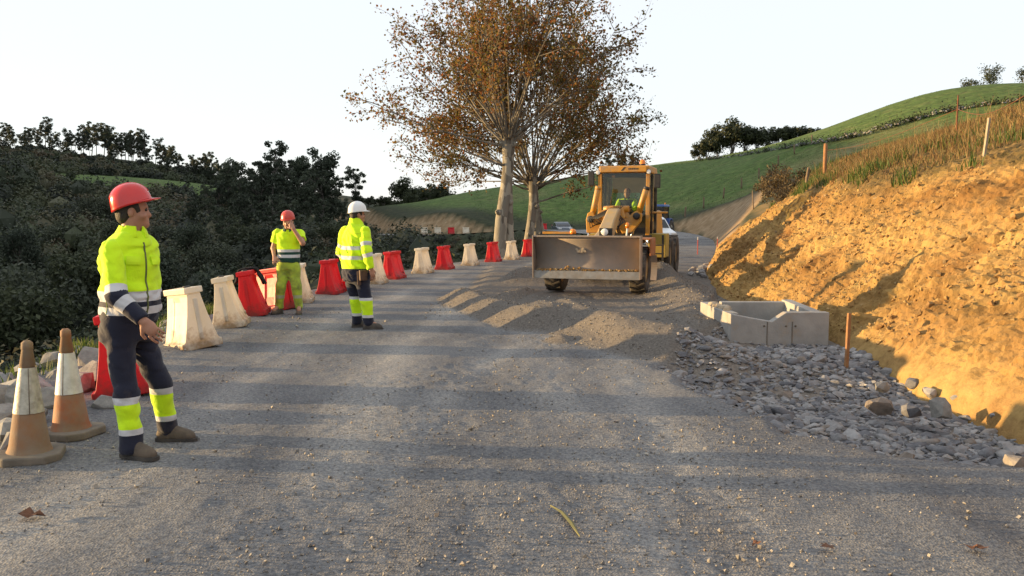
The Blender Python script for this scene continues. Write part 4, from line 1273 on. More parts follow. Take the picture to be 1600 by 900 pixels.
# ------------------------------------------------------------------ traffic cones
CONE_R = paint('dusty_orange_rubber', (.30, .09, .026), (.21, .09, .042), 7, .75, dirt=(.22, .155, .095), dirt_lo=.36, dirt_hi=.66, bstr=.15)
CONE_D = paint('dust_caked_rubber', (.235, .115, .05), (.20, .12, .068), 6, .85, dirt=(.22, .16, .105), dirt_lo=.33, dirt_hi=.62, bstr=.2)
SLEEVE_A = paint('dull_reflective_sleeve', (.50, .47, .38), (.36, .34, .27), 22, .5, metal=.15, dirt=(.25, .22, .17), dirt_lo=.5, dirt_hi=.72, bstr=.3, bscale=40)
SLEEVE_B = paint('reflective_sleeve', (.66, .66, .60), (.5, .50, .46), 14, .38, metal=.1, dirt=(.3, .27, .22), dirt_lo=.58, dirt_hi=.8, bstr=.2, bscale=50)
BASE_R = paint('dusty_black_rubber', (.13, .11, .085), (.20, .165, .125), 5, .9, bstr=.3)
def cone(px, py, mats, label, rz, lean=0):
    d = 1331 * 1.6 / (py - 337); p = pt(px, py, d)
    root = tag(empty('traffic_cone', (p.x, d, gz(p.x, d) - .004), rz), label, 'traffic cone', 'traffic cones')
    root.rotation_euler = (0, lean, rz)
    rr = lambda h: .128 - (h - .055) * (.128 - .030) / .70
    def base(bm):
        o = []
        for q in range(4):
            for a in (-1, 1):
                t = q * math.pi/2 + a * .54
                k = .20 / max(abs(math.cos(t)), abs(math.sin(t)))
                o.append((math.cos(t)*k, math.sin(t)*k))
        bm_prism(bm, o, 0, .058, 'XY')
    part('base', BASE_R, root, base, bevel=.012)
    def body(bm):
        bm_lathe(bm, [(.140, .055), (.132, .07), (rr(.10), .10), (rr(.31), .31), (rr(.31) - .006, .315), (rr(.62) - .006, .62), (rr(.62), .625), (rr(.73), .73), (rr(.735) + .004, .735), (rr(.75)+.004, .775), (rr(.79) - .006, .79), (rr(.79) - .014, .79), (.015, .72), (0, .72)], 40)
    part('body', mats[0], root, body)
    def sleeve(bm): bm_lathe(bm, [(rr(.318) + .002, .318), (rr(.615) + .002, .615)], 40)
    sl = part('reflective_sleeve', mats[1], root, sleeve)
    def seam(bm):
        a = -1.35
        for h0, h1 in ((.32, .613),):
            P = [(math.cos(a)*(rr(h)+.0035), math.sin(a)*(rr(h)+.0035), h) for h in (h0, h1)]
            bm_tube(bm, P, .0028, 5)
    part('seam', BASE_R, sl, seam)
    return root
cone(47, 722, (CONE_D, SLEEVE_A), 'dusty traffic cone with dull grey worn sleeve', .35, .02)
cone(112, 684, (CONE_R, SLEEVE_B), 'orange traffic cone with clean white sleeve, beside the worker in the red helmet', -.2, -.015)

# ------------------------------------------------------------------ concrete drain box
CONC = paint('raw_concrete', (.33, .315, .29), (.25, .24, .225), 3, .9, dirt=(.36, .27, .17), dirt_lo=.56, dirt_hi=.8, bstr=.35, bscale=45)
RUBBLE = paint('mortar_rubble', (.42, .34, .24), (.3, .24, .17), 9, .95, bstr=.6, bscale=30)
box = tag(empty('concrete_drain_box', (3.42, 11.55, -.2)), 'open concrete drain box with sloping walls beside the earth bank', 'drain box')
W, D, Hh, T = 1.26, 1.5, .55, .14
def wall_front(bm):
    o = [(-W/2, 0), (W/2, 0), (W/2, Hh + .02), (W/2 - .55, Hh + .02), (-.10, Hh - .10), (-W/2 + .30, Hh - .06), (-W/2, Hh)]
    bm_prism(bm, o, -D/2, -D/2 + T, 'XZ')
part('front_wall', CONC, box, wall_front, bevel=.008)
def wall_left(bm): bm_prism(bm, [(-D/2 + T + .002, 0), (D/2 + .25, 0), (D/2 + .25, Hh - .02), (-D/2 + T + .002, Hh - .004)], -W/2, -W/2 + T, 'YZ')
part('side_wall', CONC, box, wall_left, bevel=.008)
def wall_right(bm): bm_prism(bm, [(-D/2 + T + .002, 0), (D/2, 0), (D/2, Hh + .04), (-D/2 + T + .002, Hh + .0)], W/2 - T, W/2, 'YZ')
part('side_wall', CONC, box, wall_right, bevel=.008)
def wall_back(bm): bm_box(bm, (.0 + T/2 - .02, D/2 - T/2 - .003, Hh/2), (W - 2*T - .05, T, Hh + .03))
part('back_wall', CONC, box, wall_back, bevel=.008)
for x in (-.16, .16): part('shuttering_joint', BASE_R, box, lambda bm: bm_box(bm, (x, -D/2 - .002, Hh*.42), (.012, .008, Hh*.8)))
def ties(bm):
    for x in (-.2, .08, .2): bm_lathe(bm, [(0, 0), (.014, 0), (.014, .006), (0, .006)], 8, axis=(0, -1, 0), org=(x, -D/2, Hh*.72))
part('tie_holes', BASE_R, box, ties)
rr_ = np.random.RandomState(6)
for k in range(14):
    x = rr_.uniform(-W/2 + .03, -W/2 + T - .02); y = rr_.uniform(-D/2 + .2, D/2); s = rr_.uniform(.04, .11)
    part('rubble', RUBBLE, box, lambda bm: bm_box(bm, (x, y, Hh + s*.15), (s, s*1.3, s*.5), Matrix.Rotation(rr_.rand()*3, 3, 'Z'), (.7, .7), .008))

# ------------------------------------------------------------------ stakes, posts, wires
WOOD = paint('weathered_wood', (.20, .14, .085), (.12, .085, .055), 9, .9, bstr=.5, bscale=40)
WOOD_O = paint('raw_wood_post', (.30, .15, .06), (.21, .10, .045), 9, .85, bstr=.4, bscale=40)
WOOD_PALE = paint('pale_split_wood', (.38, .31, .22), (.28, .22, .15), 8, .8, bstr=.3, bscale=40)
RUST = paint('rusty_iron', (.18, .065, .03), (.10, .04, .022), 25, .9, bstr=.4, bscale=80)
STAKE = paint('red_white_paint', (.62, .10, .06), (.5, .08, .05), 9, .7)
STAKE_W = paint('white_paint', (.7, .68, .62), (.55, .53, .48), 9, .7)
def post(name, x, y, h, r, mat, label, tilt=(0, 0), group=None, square=False, cat='post', z=None):
    zz = (gz(x, y) if z is None else z) - .12
    def f(bm):
        if square:
            bm_box(bm, (0, 0, (h+.12)/2), (r*2, r*1.4, h + .12), None, (.93, .93), .006)
            bmesh.ops.subdivide_edges(bm, edges=[e for e in bm.edges if abs(e.verts[0].co.z - e.verts[1].co.z) > h*.5], cuts=4)
        else:
            prof = [(0, 0), (r*1.05, 0), (r, (h+.12)*.3), (r*1.03, (h+.12)*.55), (r*.94, (h+.12)*.9), (r*.8, h+.11), (0, h+.12)]
            bm_lathe(bm, prof, 10)
        for v in bm.verts: v.co += Vector((mnoise.noise(v.co*9 + Vector((x, y, 0))), mnoise.noise(v.co*9 + Vector((y, x, 5))), 0)) * r*.25
    o = part(name, mat, None, f)
    o.location = (x, y, zz); o.rotation_euler = (tilt[0], tilt[1], rnd.random() if not square else .4)
    return tag(o, label, cat, group)
p = pt(1322, 565, 9.55); post('survey_stake', p.x, 9.55, .62, .022, WOOD_O, 'thin square wooden stake at the foot of the bank beside the concrete box', (0, .03), None, True, 'stake')
def on_bank(px, py, d0=8, d1=60):
    """first point where the sight line through a pixel meets the land"""
    ds = np.arange(d0, d1, .05); P = np.array([pt(px, py, d)[:] for d in ds])
    g = ground_z(P[:, 0], P[:, 1]); hit = P[:, 2] < g
    k = np.argmax(hit) if hit.any() else np.argmin(P[:, 2] - g)
    P[k, 2] = g[k]
    return P[k]
q = on_bank(1288, 277); post('fence_post', q[0], q[1], max(.8, 52/1331*q[1]), .065, WOOD_O, 'stout orange-brown wooden fence post on the bank top', (0, .01))
q = on_bank(1536, 250); post('fence_post', q[0], q[1], 64/1331*q[1], .024, WOOD_PALE, 'pale split wooden stake leaning on the lip of the bank', (0, .12), None, True)
q = on_bank(1494, 222); rp = q; post('iron_post', q[0], q[1], 72/1331*q[1], .016, RUST, 'thin rusty iron fence post standing in the dry grass', (0, 0), None)
q2 = on_bank(1258, 295); post('fence_post', q2[0], q2[1], 34/1331*q2[1], .04, WOOD, 'short grey weathered fence post near the end of the bank', (0, .15))
q3 = on_bank(1178, 310); post('fence_post', q3[0], q3[1], 30/1331*q3[1], .045, WOOD, 'low weathered post half hidden by the shrub at the bank end', (0, -.1))
# wire sagging along the fence
wa = pt(1600, 150, 13); wb = Vector((rp[0], rp[1], rp[2] + 50/1331*rp[1])); wc = pt(1290, 235, 30)
def wire(a, b, name, label):
    def f(bm):
        P = [a.lerp(b, t) - Vector((0, 0, .18*math.sin(math.pi*t))) for t in np.linspace(0, 1, 14)]
        bm_tube(bm, P, .006, 5)
    o = part(name, RUST, None, f); return tag(o, label, 'wire')
wire(wa, wb, 'fence_wire', 'rusty fence wire running up the slope from the iron post')
wire(wb, wc, 'fence_wire', 'rusty fence wire running down from the iron post towards the stout wooden post')
# field fence posts in the pasture
for px, py, d in [(1100,288,96),(1131,278,98),(1159,271,100),(1071,292,90),(1216,255,105),(1241,247,108),(1268,243,110),(1043,300,86),(1186,262,102)]:
    p = pt(px, py, d); g = gz(p.x, d)
    post('field_post', p.x, d, 1.15, .09, WOOD, 'dark old fence post in the line across the green pasture', (rnd.uniform(-.08, .08), rnd.uniform(-.08, .08)), 'fence posts across the pasture', z=g)
for px, py, lb in [(1053, 415, 'red and white survey stake on the road right of the grader'), (1090, 396, 'red survey stake further along the road, past the first red and white one'), (1121, 379, 'faint red survey stake by the far end of the earth bank')]:
    d = min(1331 * 1.72 / (py - 337), 46); p = pt(px, py, d)
    h = {1053: 34, 1090: 28, 1121: 18}[px] / 1331 * d
    root = tag(empty('survey_stake', (p.x, d, gz(p.x, d) - .02)), lb, 'stake', 'survey stakes beside the road')
    part('shaft', STAKE, root, lambda bm: bm_box(bm, (0, 0, h*.42), (.035, .025, h*.84)))
    part('painted_top', STAKE_W, root, lambda bm: bm_box(bm, (0, 0, h*.92), (.037, .027, h*.16)))
# dry stone wall along the top of the pasture
wl_ = empty('dry_stone_wall'); tag(wl_, 'low broken dry stone wall along the upper edge of the pasture', 'wall')
wp = [(a, b, float(on_bank(a, b, 45, 170)[1])) for a, b in [(1085,252),(1150,246),(1220,236),(1290,224),(1340,214),(1400,196),(1460,180),(1520,170),(1610,158)]]
rngw = np.random.RandomState(12); L = []; S = []
for (a, b, c), (a2, b2, c2) in zip(wp, wp[1:]):
    for t in np.linspace(0, 1, 60):
        px, d = a + (a2-a)*t, c + (c2-c)*t
        x = (px - 800)/1331*d
        for k in range(3):
            if rngw.rand() < .85: continue
            L.append((x + rngw.normal()*.25, d + rngw.normal()*.25, gz(x, d) + .12 + .2*k*rngw.rand())); S.append(rngw.uniform(.2, .45))
V, F = inst_arrays(PROTO, np.array(L), np.array(S), rngw, .5)
tag(link('stones', fast_mesh('wall_stones', V, F, False), STONE, wl_), kind='stuff')
nb = 170
t = rngw.rand(nb); pxs = np.interp(t, np.linspace(0, 1, len(wp)), [w[0] for w in wp]); ds = np.interp(pxs, [w[0] for w in wp], [w[2] for w in wp])
C = []
for px, d in zip(pxs, ds):
    x = (px-800)/1331*d; g = rngw.normal(size=(26, 3)); g[:, 2] = np.abs(g[:, 2]); C.append(np.array([x, d + .5, gz(x, d)]) + g * rngw.uniform(.2, .55))
C = np.vstack(C); V, F = leaf_quads(C, rngw.uniform(.06, .15, len(C)), rngw)
tag(link('wall_brambles', fast_mesh('wall_brambles', V, F, False), LEAF_DARK), 'dark brambles grown along the dry stone wall', 'scrub', kind='stuff')
# fallen leaves and a bent reed on the road
for i, (px, py, s) in enumerate([(50,822,.075),(1292,876,.05),(1525,878,.055),(1180,868,.035)]):
    d = 1331*1.6/(py-337); p = pt(px, py, d)
    def f(bm, s=s, i=i):
        o = [(-1,0),(-.55,.35),(-.5,.7),(-.05,.45),(.3,.75),(.45,.3),(1,.1),(.5,-.2),(.35,-.65),(-.05,-.4),(-.5,-.6),(-.6,-.25)]
        c = bm.verts.new((0, 0, .12*s)); vs = [bm.verts.new((x*s, y*s, s*.35*abs(math.sin(x*3+i)))) for x, y in o]
        for k in range(len(vs)): bm.faces.new((c, vs[k], vs[(k+1) % len(vs)]))
    o = part('fallen_leaf', paint('dead_leaf', (.15, .06, .025), (.09, .04, .02), 30, .8), None, f)
    o.location = (p.x, d, gz(p.x, d) + .02); o.rotation_euler = (.1, .1, i*1.3)
    tag(o, ['large brown curled leaf on the gravel before the dusty cone', 'reddish dead leaf on the gravel below the drain', 'brown dead leaf on the road by the bank side', 'small reddish dead leaf on the gravel'][i], 'leaf', 'fallen leaves on the road')
def reed(bm):
    P = [pt(860, 816, 4.55), pt(878, 826, 4.45), pt(893, 843, 4.28), pt(906, 863, 4.1)]
    V = []
    for i, q in enumerate(P):
        z = gz(q.x, q.y) + .02; w = [.004, .011, .012, .003][i]
        V.append((bm.verts.new((q.x - w, q.y - w*.5, z)), bm.verts.new((q.x, q.y, z + .006)), bm.verts.new((q.x + w, q.y + w*.5, z))))
    for a, b in zip(V, V[1:]):
        bm.faces.new((a[0], a[1], b[1], b[0])); bm.faces.new((a[1], a[2], b[2], b[1]))
o = part('grass_stalk', paint('yellow_green_stalk', (.13, .12, .035), (.10, .10, .03), 9, .6), None, reed)
tag(o, 'single bent yellow-green grass stalk lying on the road', 'grass stalk')
# ------------------------------------------------------------------ people: smooth solids from blended volumes
def unit(v): v = np.asarray(v, float); return v / (np.linalg.norm(v) + 1e-12)
class Field:
    def __init__(s, lo, hi, h):
        s.h = h; s.lo = np.asarray(lo, float); n = np.ceil((np.asarray(hi) - s.lo) / h).astype(int) + 1
        s.ax = [s.lo[i] + h * np.arange(n[i]) for i in range(3)]
        s.d = np.full(n, .5, np.float32)
    def _sub(s, lo, hi, m):
        sl = []
        for i in range(3):
            a = max(0, int((lo[i] - m - s.lo[i]) / s.h)); b = min(len(s.ax[i]), int((hi[i] + m - s.lo[i]) / s.h) + 2)
            if b <= a: return None
            sl.append(slice(a, b))
        g = np.meshgrid(s.ax[0][sl[0]], s.ax[1][sl[1]], s.ax[2][sl[2]], indexing='ij')
        return tuple(sl), g
    def op(s, lo, hi, fn, k=.02, mode='add', m=.08):
        r = s._sub(lo, hi, m)
        if r is None: return
        sl, g = r
        e = fn(*g); d = s.d[sl]
        if mode == 'sub': d = -d
        if k > 0:
            hh = np.clip(.5 + .5 * (d - e) / k, 0, 1)
            o = d * (1 - hh) + e * hh - k * hh * (1 - hh)
        else: o = np.minimum(d, e)
        s.d[sl] = -o if mode == 'sub' else o
    def cap(s, a, b, ra, rb=None, k=.02, mode='add'):
        a = np.asarray(a, float); b = np.asarray(b, float); rb = ra if rb is None else rb
        r = max(ra, rb)
        def fn(x, y, z):
            d = b - a; L2 = d @ d + 1e-12
            t = np.clip(((x-a[0])*d[0] + (y-a[1])*d[1] + (z-a[2])*d[2]) / L2, 0, 1)
            return np.sqrt((x-a[0]-t*d[0])**2 + (y-a[1]-t*d[1])**2 + (z-a[2]-t*d[2])**2) - (ra + (rb-ra)*t)
        s.op(np.minimum(a, b) - r, np.maximum(a, b) + r, fn, k, mode)
    def ell(s, c, M, rad, k=.02, mode='add'):
        """ellipsoid, rows of M are its axes"""
        c = np.asarray(c, float); M = np.asarray(M, float); rad = np.asarray(rad, float); r = rad.max()
        def fn(x, y, z):
            q = [(M[i, 0]*(x-c[0]) + M[i, 1]*(y-c[1]) + M[i, 2]*(z-c[2])) / rad[i] for i in range(3)]
            return (np.sqrt(q[0]**2 + q[1]**2 + q[2]**2) - 1) * rad.min()
        s.op(c - r, c + r, fn, k, mode)
    def loft(s, a, b, right, fwd, T, A, B, k=.02, sup=2.4):
        """elliptic sections along a->b; T in 0..1, A half-width to the right, B half-depth forward"""
        a = np.asarray(a, float); b = np.asarray(b, float); L = np.linalg.norm(b - a); u = (b - a) / L
        r = max(max(A), max(B)) + .05
        def fn(x, y, z):
            px, py, pz = x-a[0], y-a[1], z-a[2]
            t = (px*u[0] + py*u[1] + pz*u[2]) / L
            tc = np.clip(t, 0, 1)
            aa = np.interp(tc, T, A); bb = np.interp(tc, T, B)
            q1 = np.abs((px*right[0] + py*right[1] + pz*right[2]) / aa); q2 = np.abs((px*fwd[0] + py*fwd[1] + pz*fwd[2]) / bb)
            d = ((q1**sup + q2**sup) ** (1/sup) - 1) * np.minimum(aa, bb)
            return np.maximum(d, np.maximum(-t, t - 1) * L)
        s.op(np.minimum(a, b) - r, np.maximum(a, b) + r, fn, k)
    def folds(s, amp, freq, seed=0, stretch=(1, 1, 1), diag=.5):
        i, j, k = np.where(np.abs(s.d) < .045)
        x, y, z = s.ax[0][i], s.ax[1][j], s.ax[2][k]
        q = noise3(x*freq*stretch[0] + seed, y*freq*stretch[1], z*freq*stretch[2])
        q2 = 1 - 2*np.abs(noise3(x*freq*.7*stretch[0] + seed + 9, y*freq*.7*stretch[1] + z*freq*.4, z*freq*.8*stretch[2]))
        q3 = 1 - 2*np.abs(noise3(x*freq*.9 + seed + 31, y*freq*.9, (z + .6*x - .5*y)*freq*2.1))
        s.d[i, j, k] += amp * (.4*q + .6*q2 + diag*q3)
    def mesh(s):
        d = s.d; sg = d < 0
        nx, ny, nz = d.shape
        c = np.zeros((nx-1, ny-1, nz-1), np.int8)
        for a in (0, 1):
            for b in (0, 1):
                for e in (0, 1): c += sg[a:nx-1+a, b:ny-1+b, e:nz-1+e]
        act = (c > 0) & (c < 8)
        I, Jx, K = np.where(act)
        idx = -np.ones(c.shape, int); idx[I, Jx, K] = np.arange(len(I))
        acc = np.zeros((len(I), 3)); cnt = np.zeros(len(I))
        for ax in range(3):
            o = [q for q in range(3) if q != ax]
            for a in (0, 1):
                for b in (0, 1):
                    off0 = [0, 0, 0]; off0[o[0]] = a; off0[o[1]] = b
                    off1 = list(off0); off1[ax] = 1
                    d0 = d[I+off0[0], Jx+off0[1], K+off0[2]]; d1 = d[I+off1[0], Jx+off1[1], K+off1[2]]
                    cr = (d0 < 0) != (d1 < 0)
                    t = np.where(cr, d0 / np.where(cr, d0 - d1, 1), 0)
                    p = np.repeat(np.array(off0, float)[None], len(I), 0); p[:, ax] += t
                    acc += np.where(cr[:, None], p, 0); cnt += cr
        V = (acc / cnt[:, None] + np.stack([I, Jx, K], 1)) * s.h + s.lo
        F = []
        for ax in range(3):
            o = [q for q in range(3) if q != ax]
            s0 = [slice(1, -1)] * 3; s0[ax] = slice(0, -1)
            s1 = [slice(1, -1)] * 3; s1[ax] = slice(1, None)
            e = sg[tuple(s0)] != sg[tuple(s1)]
            P = np.array(np.where(e)); 
            flip = sg[tuple(s0)][e]
            for q in o: P[q] += 1
            def cell(da, db):
                Q = P.copy(); Q[o[0]] += da; Q[o[1]] += db
                return idx[Q[0], Q[1], Q[2]]
            f = np.stack([cell(-1, -1), cell(0, -1), cell(0, 0), cell(-1, 0)], 1)
            fl = flip if ax != 1 else ~flip
            f = np.where(fl[:, None], f, f[:, ::-1])
            F.append(f)
        F = np.vstack(F); F = F[(F >= 0).all(1)]
        return V, F

def cloth_mat(name, stops, rough=.8, dirt=None, dl=.5, dh=.75, refl=None, bs=.25):
    """bands of colour placed along the stored measure of a garment"""
    m, nt, b = new_mat(name)
    lo, hi = stops[0][0], stops[-1][0] + .2
    mr = nt.nodes.new('ShaderNodeMapRange'); mr.inputs[1].default_value = lo; mr.inputs[2].default_value = hi
    nt.links.new(attr_node(nt, 'band'), mr.inputs[0])
    ss = [((p - lo) / (hi - lo), c) for p, c in stops]
    col = ramp(nt, mr.outputs[0], ss, 'CONSTANT')
    v = coords(nt)
    n = noise_tex(nt, v, 5, 5, .65)
    col = mix_rgb(nt, 1.0, col, ramp(nt, n, [(.3, (.86, .86, .85)), (.6, (1.03, 1.03, 1.03))]), 'MULTIPLY')
    if dirt:
        f = ramp(nt, noise_tex(nt, v, 5, 6, .65), [(dl, (0, 0, 0)), (dh, (.8, .8, .8))])
        col = mix_rgb(nt, f, col, dirt)
    nt.links.new(col, b.inputs['Base Color'])
    b.inputs['Roughness'].default_value = rough
    b.inputs['Specular IOR Level'].default_value = .25
    b.inputs['Sheen Weight'].default_value = .15
    bump(nt, b, noise_tex(nt, v, 26, 4, .6), bs, .02)
    return m
HK = .95        # helmet size
YEL = (.62, .92, .012); YEL_G = (.50, .80, .03); SIL = (.56, .56, .57); NAVY = (.014, .016, .032); GRN = (.01, .05, .035)
SKIN = paint('tanned_skin', (.40, .20, .125), (.33, .155, .095), 14, .55, bstr=.08, bscale=90)
HAIR = paint('dark_hair', (.016, .012, .01), (.03, .022, .018), 40, .7, bstr=.6, bscale=120)
RED_H = paint('red_helmet', (.62, .022, .016), (.55, .018, .014), 5, .22, coat=.3)
RED_H2 = paint('faded_red_helmet', (.55, .06, .04), (.5, .05, .035), 5, .35)
WHITE_H = paint('white_helmet', (.78, .78, .76), (.72, .72, .70), 5, .25, coat=.3)
BOOT = paint('dusty_boot_leather', (.075, .058, .043), (.145, .11, .078), 8, .9, bstr=.3)
BOOT_D = paint('dark_boot_leather', (.035, .032, .03), (.09, .075, .06), 8, .85, bstr=.3)
EYE = paint('dark_eye', (.03, .02, .015), (.03, .02, .015), 3, .2)
LEATHER = paint('brown_leather', (.10, .05, .028), (.06, .032, .02), 12, .7, bstr=.3)

LAST = {}
def field_obj(name, F, mat, parent, band=None):
    V, Q = F.mesh()
    LAST['vq'] = (V, Q)
    me = fast_mesh(name, V, Q, True, {'band': band(V)} if band else None)
    return link(name, me, mat, parent)

def hand_into(F, w, d, n, k=.002, curl=.5, thumb_side=1, sc=1.0):
    """hand from wrist w along d, palm facing n; fingers curl towards n"""
    d = unit(d); n = unit(np.asarray(n) - d * np.dot(n, d)); s = np.cross(d, n) * thumb_side
    M = np.array([d, s, n])
    F.ell(w + d*.048*sc, M, np.array([.055, .043, .018])*sc, .02)
    for i, (o, L) in enumerate([(.036, .072), (.012, .082), (-.012, .076), (-.036, .060)]):
        base = w + d*.088*sc + s*o*sc; c1 = curl * (1 + .12*i)
        p1 = base + (d*math.cos(c1*.5) + n*math.sin(c1*.5)) * L*.45*sc
        p2 = p1 + (d*math.cos(c1*1.2) + n*math.sin(c1*1.2)) * L*.32*sc
        p3 = p2 + (d*math.cos(c1*1.8) + n*math.sin(c1*1.8)) * L*.25*sc
        F.cap(base, p1, .0090*sc, .0084*sc, k); F.cap(p1, p2, .0084*sc, .0078*sc, k); F.cap(p2, p3, .0078*sc, .0068*sc, k)
    t0 = w + d*.022*sc + s*.032*sc; t1 = t0 + (d*.6 + s*.75 + n*.3) * .042*sc; t2 = t1 + (d*.9 + s*.2 + n*.4) * .034*sc
    F.cap(t0, t1, .0135*sc, .0115*sc, .012); F.cap(t1, t2, .0112*sc, .009*sc, k)

ZIPM = paint('dark_zip', (.12, .14, .03), (.08, .09, .03), 30, .6)
SEAMM = paint('seam_thread', (.34, .48, .02), (.28, .4, .02), 30, .8)
C_FLAP = paint('hi_vis_flap', YEL, (.54, .80, .012), 6, .8)
def person(label, root_xy, J, sp, z0=None, name='person'):
    """J: joints in world space.  sp: build of the figure and its clothes."""
    rx, ry = root_xy
    root = tag(empty(name, (rx, ry, gz(rx, ry) if z0 is None else z0)), label, 'person', sp.get('group', 'road workers'))
    off = np.array(root.location)
    J = {k: np.asarray(v, float) - off for k, v in J.items()}
    h = sp.get('vox', .009); g = sp.get('girth', 1.0)
    P, N = J['pelvis'], J['neck']; up = unit(N - P)
    f = unit(sp['face'] - up * np.dot(sp['face'], up)); r = np.cross(f, up)
    hf = unit(sp['hface']); hu = unit(np.array([0, 0, 1.]) - hf * hf[2]) ; hu = unit(hu + sp.get('htilt', 0) * np.cross(hf, hu)); hr = np.cross(hf, hu)
    allp = np.array(list(J.values()))
    lo, hi = allp.min(0) - .2, allp.max(0) + .2; lo[2] = min(lo[2], -.02)
    H = J['head']
    # ---- body
    B = Field(lo, hi, sp.get('bvox', h))
    L = np.linalg.norm(N - P)
    B.loft(P - up*.06, N - up*.02, r, f, [0, .3, .6, .85, 1], [.15*g, .145*g, .165*g, .15, .06], [.11*g, .12*g, .115*g, .085, .055], .03, 2.2)
    for s_ in ('R', 'L'):
        B.cap(J['hip'+s_], J['knee'+s_], .078, .055, .04); B.cap(J['knee'+s_], J['ankle'+s_], .052, .036, .03)
        B.cap(J['ankle'+s_], J['ankle'+s_] + np.array([*(unit(sp['toe'+s_]) * .15)[:2], -.06]), .036, .03, .02)
        B.cap(J['sh'+s_], J['el'+s_], .05, .041, .03); B.cap(J['el'+s_], J['wr'+s_], .041, .028, .02)
        hd = sp.get('hand'+s_, J['wr'+s_] - J['el'+s_])
        pn = sp.get('palm'+s_, -r if s_ == 'R' else r)
        hand_into(B, J['wr'+s_], np.asarray(hd, float), np.asarray(pn, float), curl=sp.get('curl'+s_, .5), thumb_side=sp.get('thumb'+s_, 1), sc=sp.get('hsc', 1.05))
    B.cap(N - up*.04, H - hu*.05 - hf*.02, .062, .055, .03)
    M = np.array([hf, hr, hu])
    B.ell(H - hf*.012 + hu*.035, M, [.098, .078, .09], .01)
    B.ell(H + hf*.022 - hu*.045, M, [.072, .060, .082], .03)
    B.ell(H + hf*.068 - hu*.098, M, [.025, .026, .020], .03)
    B.cap(H + hf*.080 - hu*.000, H + hf*.100 - hu*.034, .0095, .0135, .014)
    B.cap(H + hf*.078 + hr*.034 + hu*.022, H + hf*.078 - hr*.034 + hu*.022, .012, .012, .014)
    B.cap(H + hf*.082 + hr*.018 - hu*.066, H + hf*.082 - hr*.018 - hu*.066, .010, .010, .008)
    for e in (-1, 1):
        B.ell(H + hr*e*.077 - hf*.012 - hu*.012, M, [.019, .010, .033], .006)
        B.ell(H + hf*.058 + hr*e*.048 - hu*.038, M, [.022, .02, .02], .02)
        B.ell(H + hf*.100 + hr*e*.034 + hu*.004, M, [.018, .016, .011], .008, 'sub')
    B.ell(H + hf*.108 - hu*.066, M, [.012, .018, .002], .003, 'sub')
    body = field_obj('body', B, SKIN, root)
    for e in (-1, 1):
        def eye(bm, e=e):
            bmesh.ops.create_icosphere(bm, subdivisions=2, radius=.0105, matrix=Matrix.Translation(Vector(H + hf*.0815 + hr*e*.033 + hu*.004)))
        part('eye', EYE, root, eye, smooth=True)
    # ---- hair below the helmet
    Fh = Field(H - .17, H + .17, .006)
    Fh.ell(H - hf*.014 + hu*.030, M, [.105, .085, .095], 0)
    Fh.ell(H - hf*.055 - hu*.035, M, [.055, .068, .06], .02)
    cut = H + hf*.045 + hu*.02
    Fh.op(H - .17, H + .17, lambda x, y, z: -((x-cut[0])*(hf[0]*.9+hu[0]*.25) + (y-cut[1])*(hf[1]*.9+hu[1]*.25) + (z-cut[2])*(hf[2]*.9+hu[2]*.25)), 0, 'sub')
    for e in (-1, 1): Fh.ell(H + hr*e*.085 + hf*.0 - hu*.022, M, [.030, .03, .042], .004, 'sub')
    field_obj('hair', Fh, HAIR, root)
    # ---- helmet
    if sp.get('helmet'):
        tl = sp.get('hpitch', .18)
        uu = hu * math.cos(tl) - hf * math.sin(tl); ff = hf * math.cos(tl) + hu * math.sin(tl)
        Mx = Matrix([[ff[i], hr[i], uu[i]] for i in range(3)])
        c = Vector(H + hu*.048 - hf*.008)
        def shell(bm):
            n = 28; rings = []
            prof = [(1.035, -.012), (1.02, 0), (1.0, .02), (.97, .045), (.90, .075), (.77, .102), (.58, .124), (.34, .138), (.14, .1425)]
            for kx, hz in prof:
                ring = []
                for q in range(n):
                    a = 2*math.pi*q/n; ca, sa = math.cos(a), math.sin(a)
                    dip = -.02 * max(0, -ca) ** 1.5 * (1 if hz < .03 else 0)
                    ring.append(bm.verts.new(c + Mx @ Vector((HK*.138*kx*ca, HK*.116*kx*sa, HK*hz + dip))))
                rings.append(ring)
            top = bm.verts.new(c + Mx @ Vector((0, 0, HK*.1445)))
            for a_, b_ in zip(rings, rings[1:]):
                for q in range(n): bm.faces.new((a_[q], a_[(q+1) % n], b_[(q+1) % n], b_[q]))
            for q in range(n): bm.faces.new((rings[-1][q], rings[-1][(q+1) % n], top))
        hs = part('helmet', sp['helmet'], root, shell, smooth=True)
        md = hs.modifiers.new('t', 'SOLIDIFY'); md.thickness = .005
        def peak(bm):
            n = 13; A = []; Bq = []
            for q in range(n):
                a = -1.15 + 2.3*q/(n-1); e = .055 * math.cos(a * 1.3)
                A.append(bm.verts.new(c + Mx @ Vector((HK*.139*math.cos(a), HK*.117*math.sin(a), .004))))
                Bq.append(bm.verts.new(c + Mx @ Vector(((HK*.139+e)*math.cos(a), (HK*.117+e*.4)*math.sin(a), -.008))))
            for q in range(n-1): bm.faces.new((A[q], A[q+1], Bq[q+1], Bq[q]))
        pk = part('peak', sp['helmet'], hs, peak, smooth=True)
        md = pk.modifiers.new('t', 'SOLIDIFY'); md.thickness = .006; md.offset = 0
        def ridge(bm):
            P_ = [c + Mx @ Vector((HK*.138*math.cos(a), 0, HK*(.018 + .1255*math.sin(a)))) for a in np.linspace(.35, math.pi-.35, 16)]
            bm_tube(bm, P_, .0045, 8)
        part('ridge', sp['helmet'], hs, ridge, smooth=True)
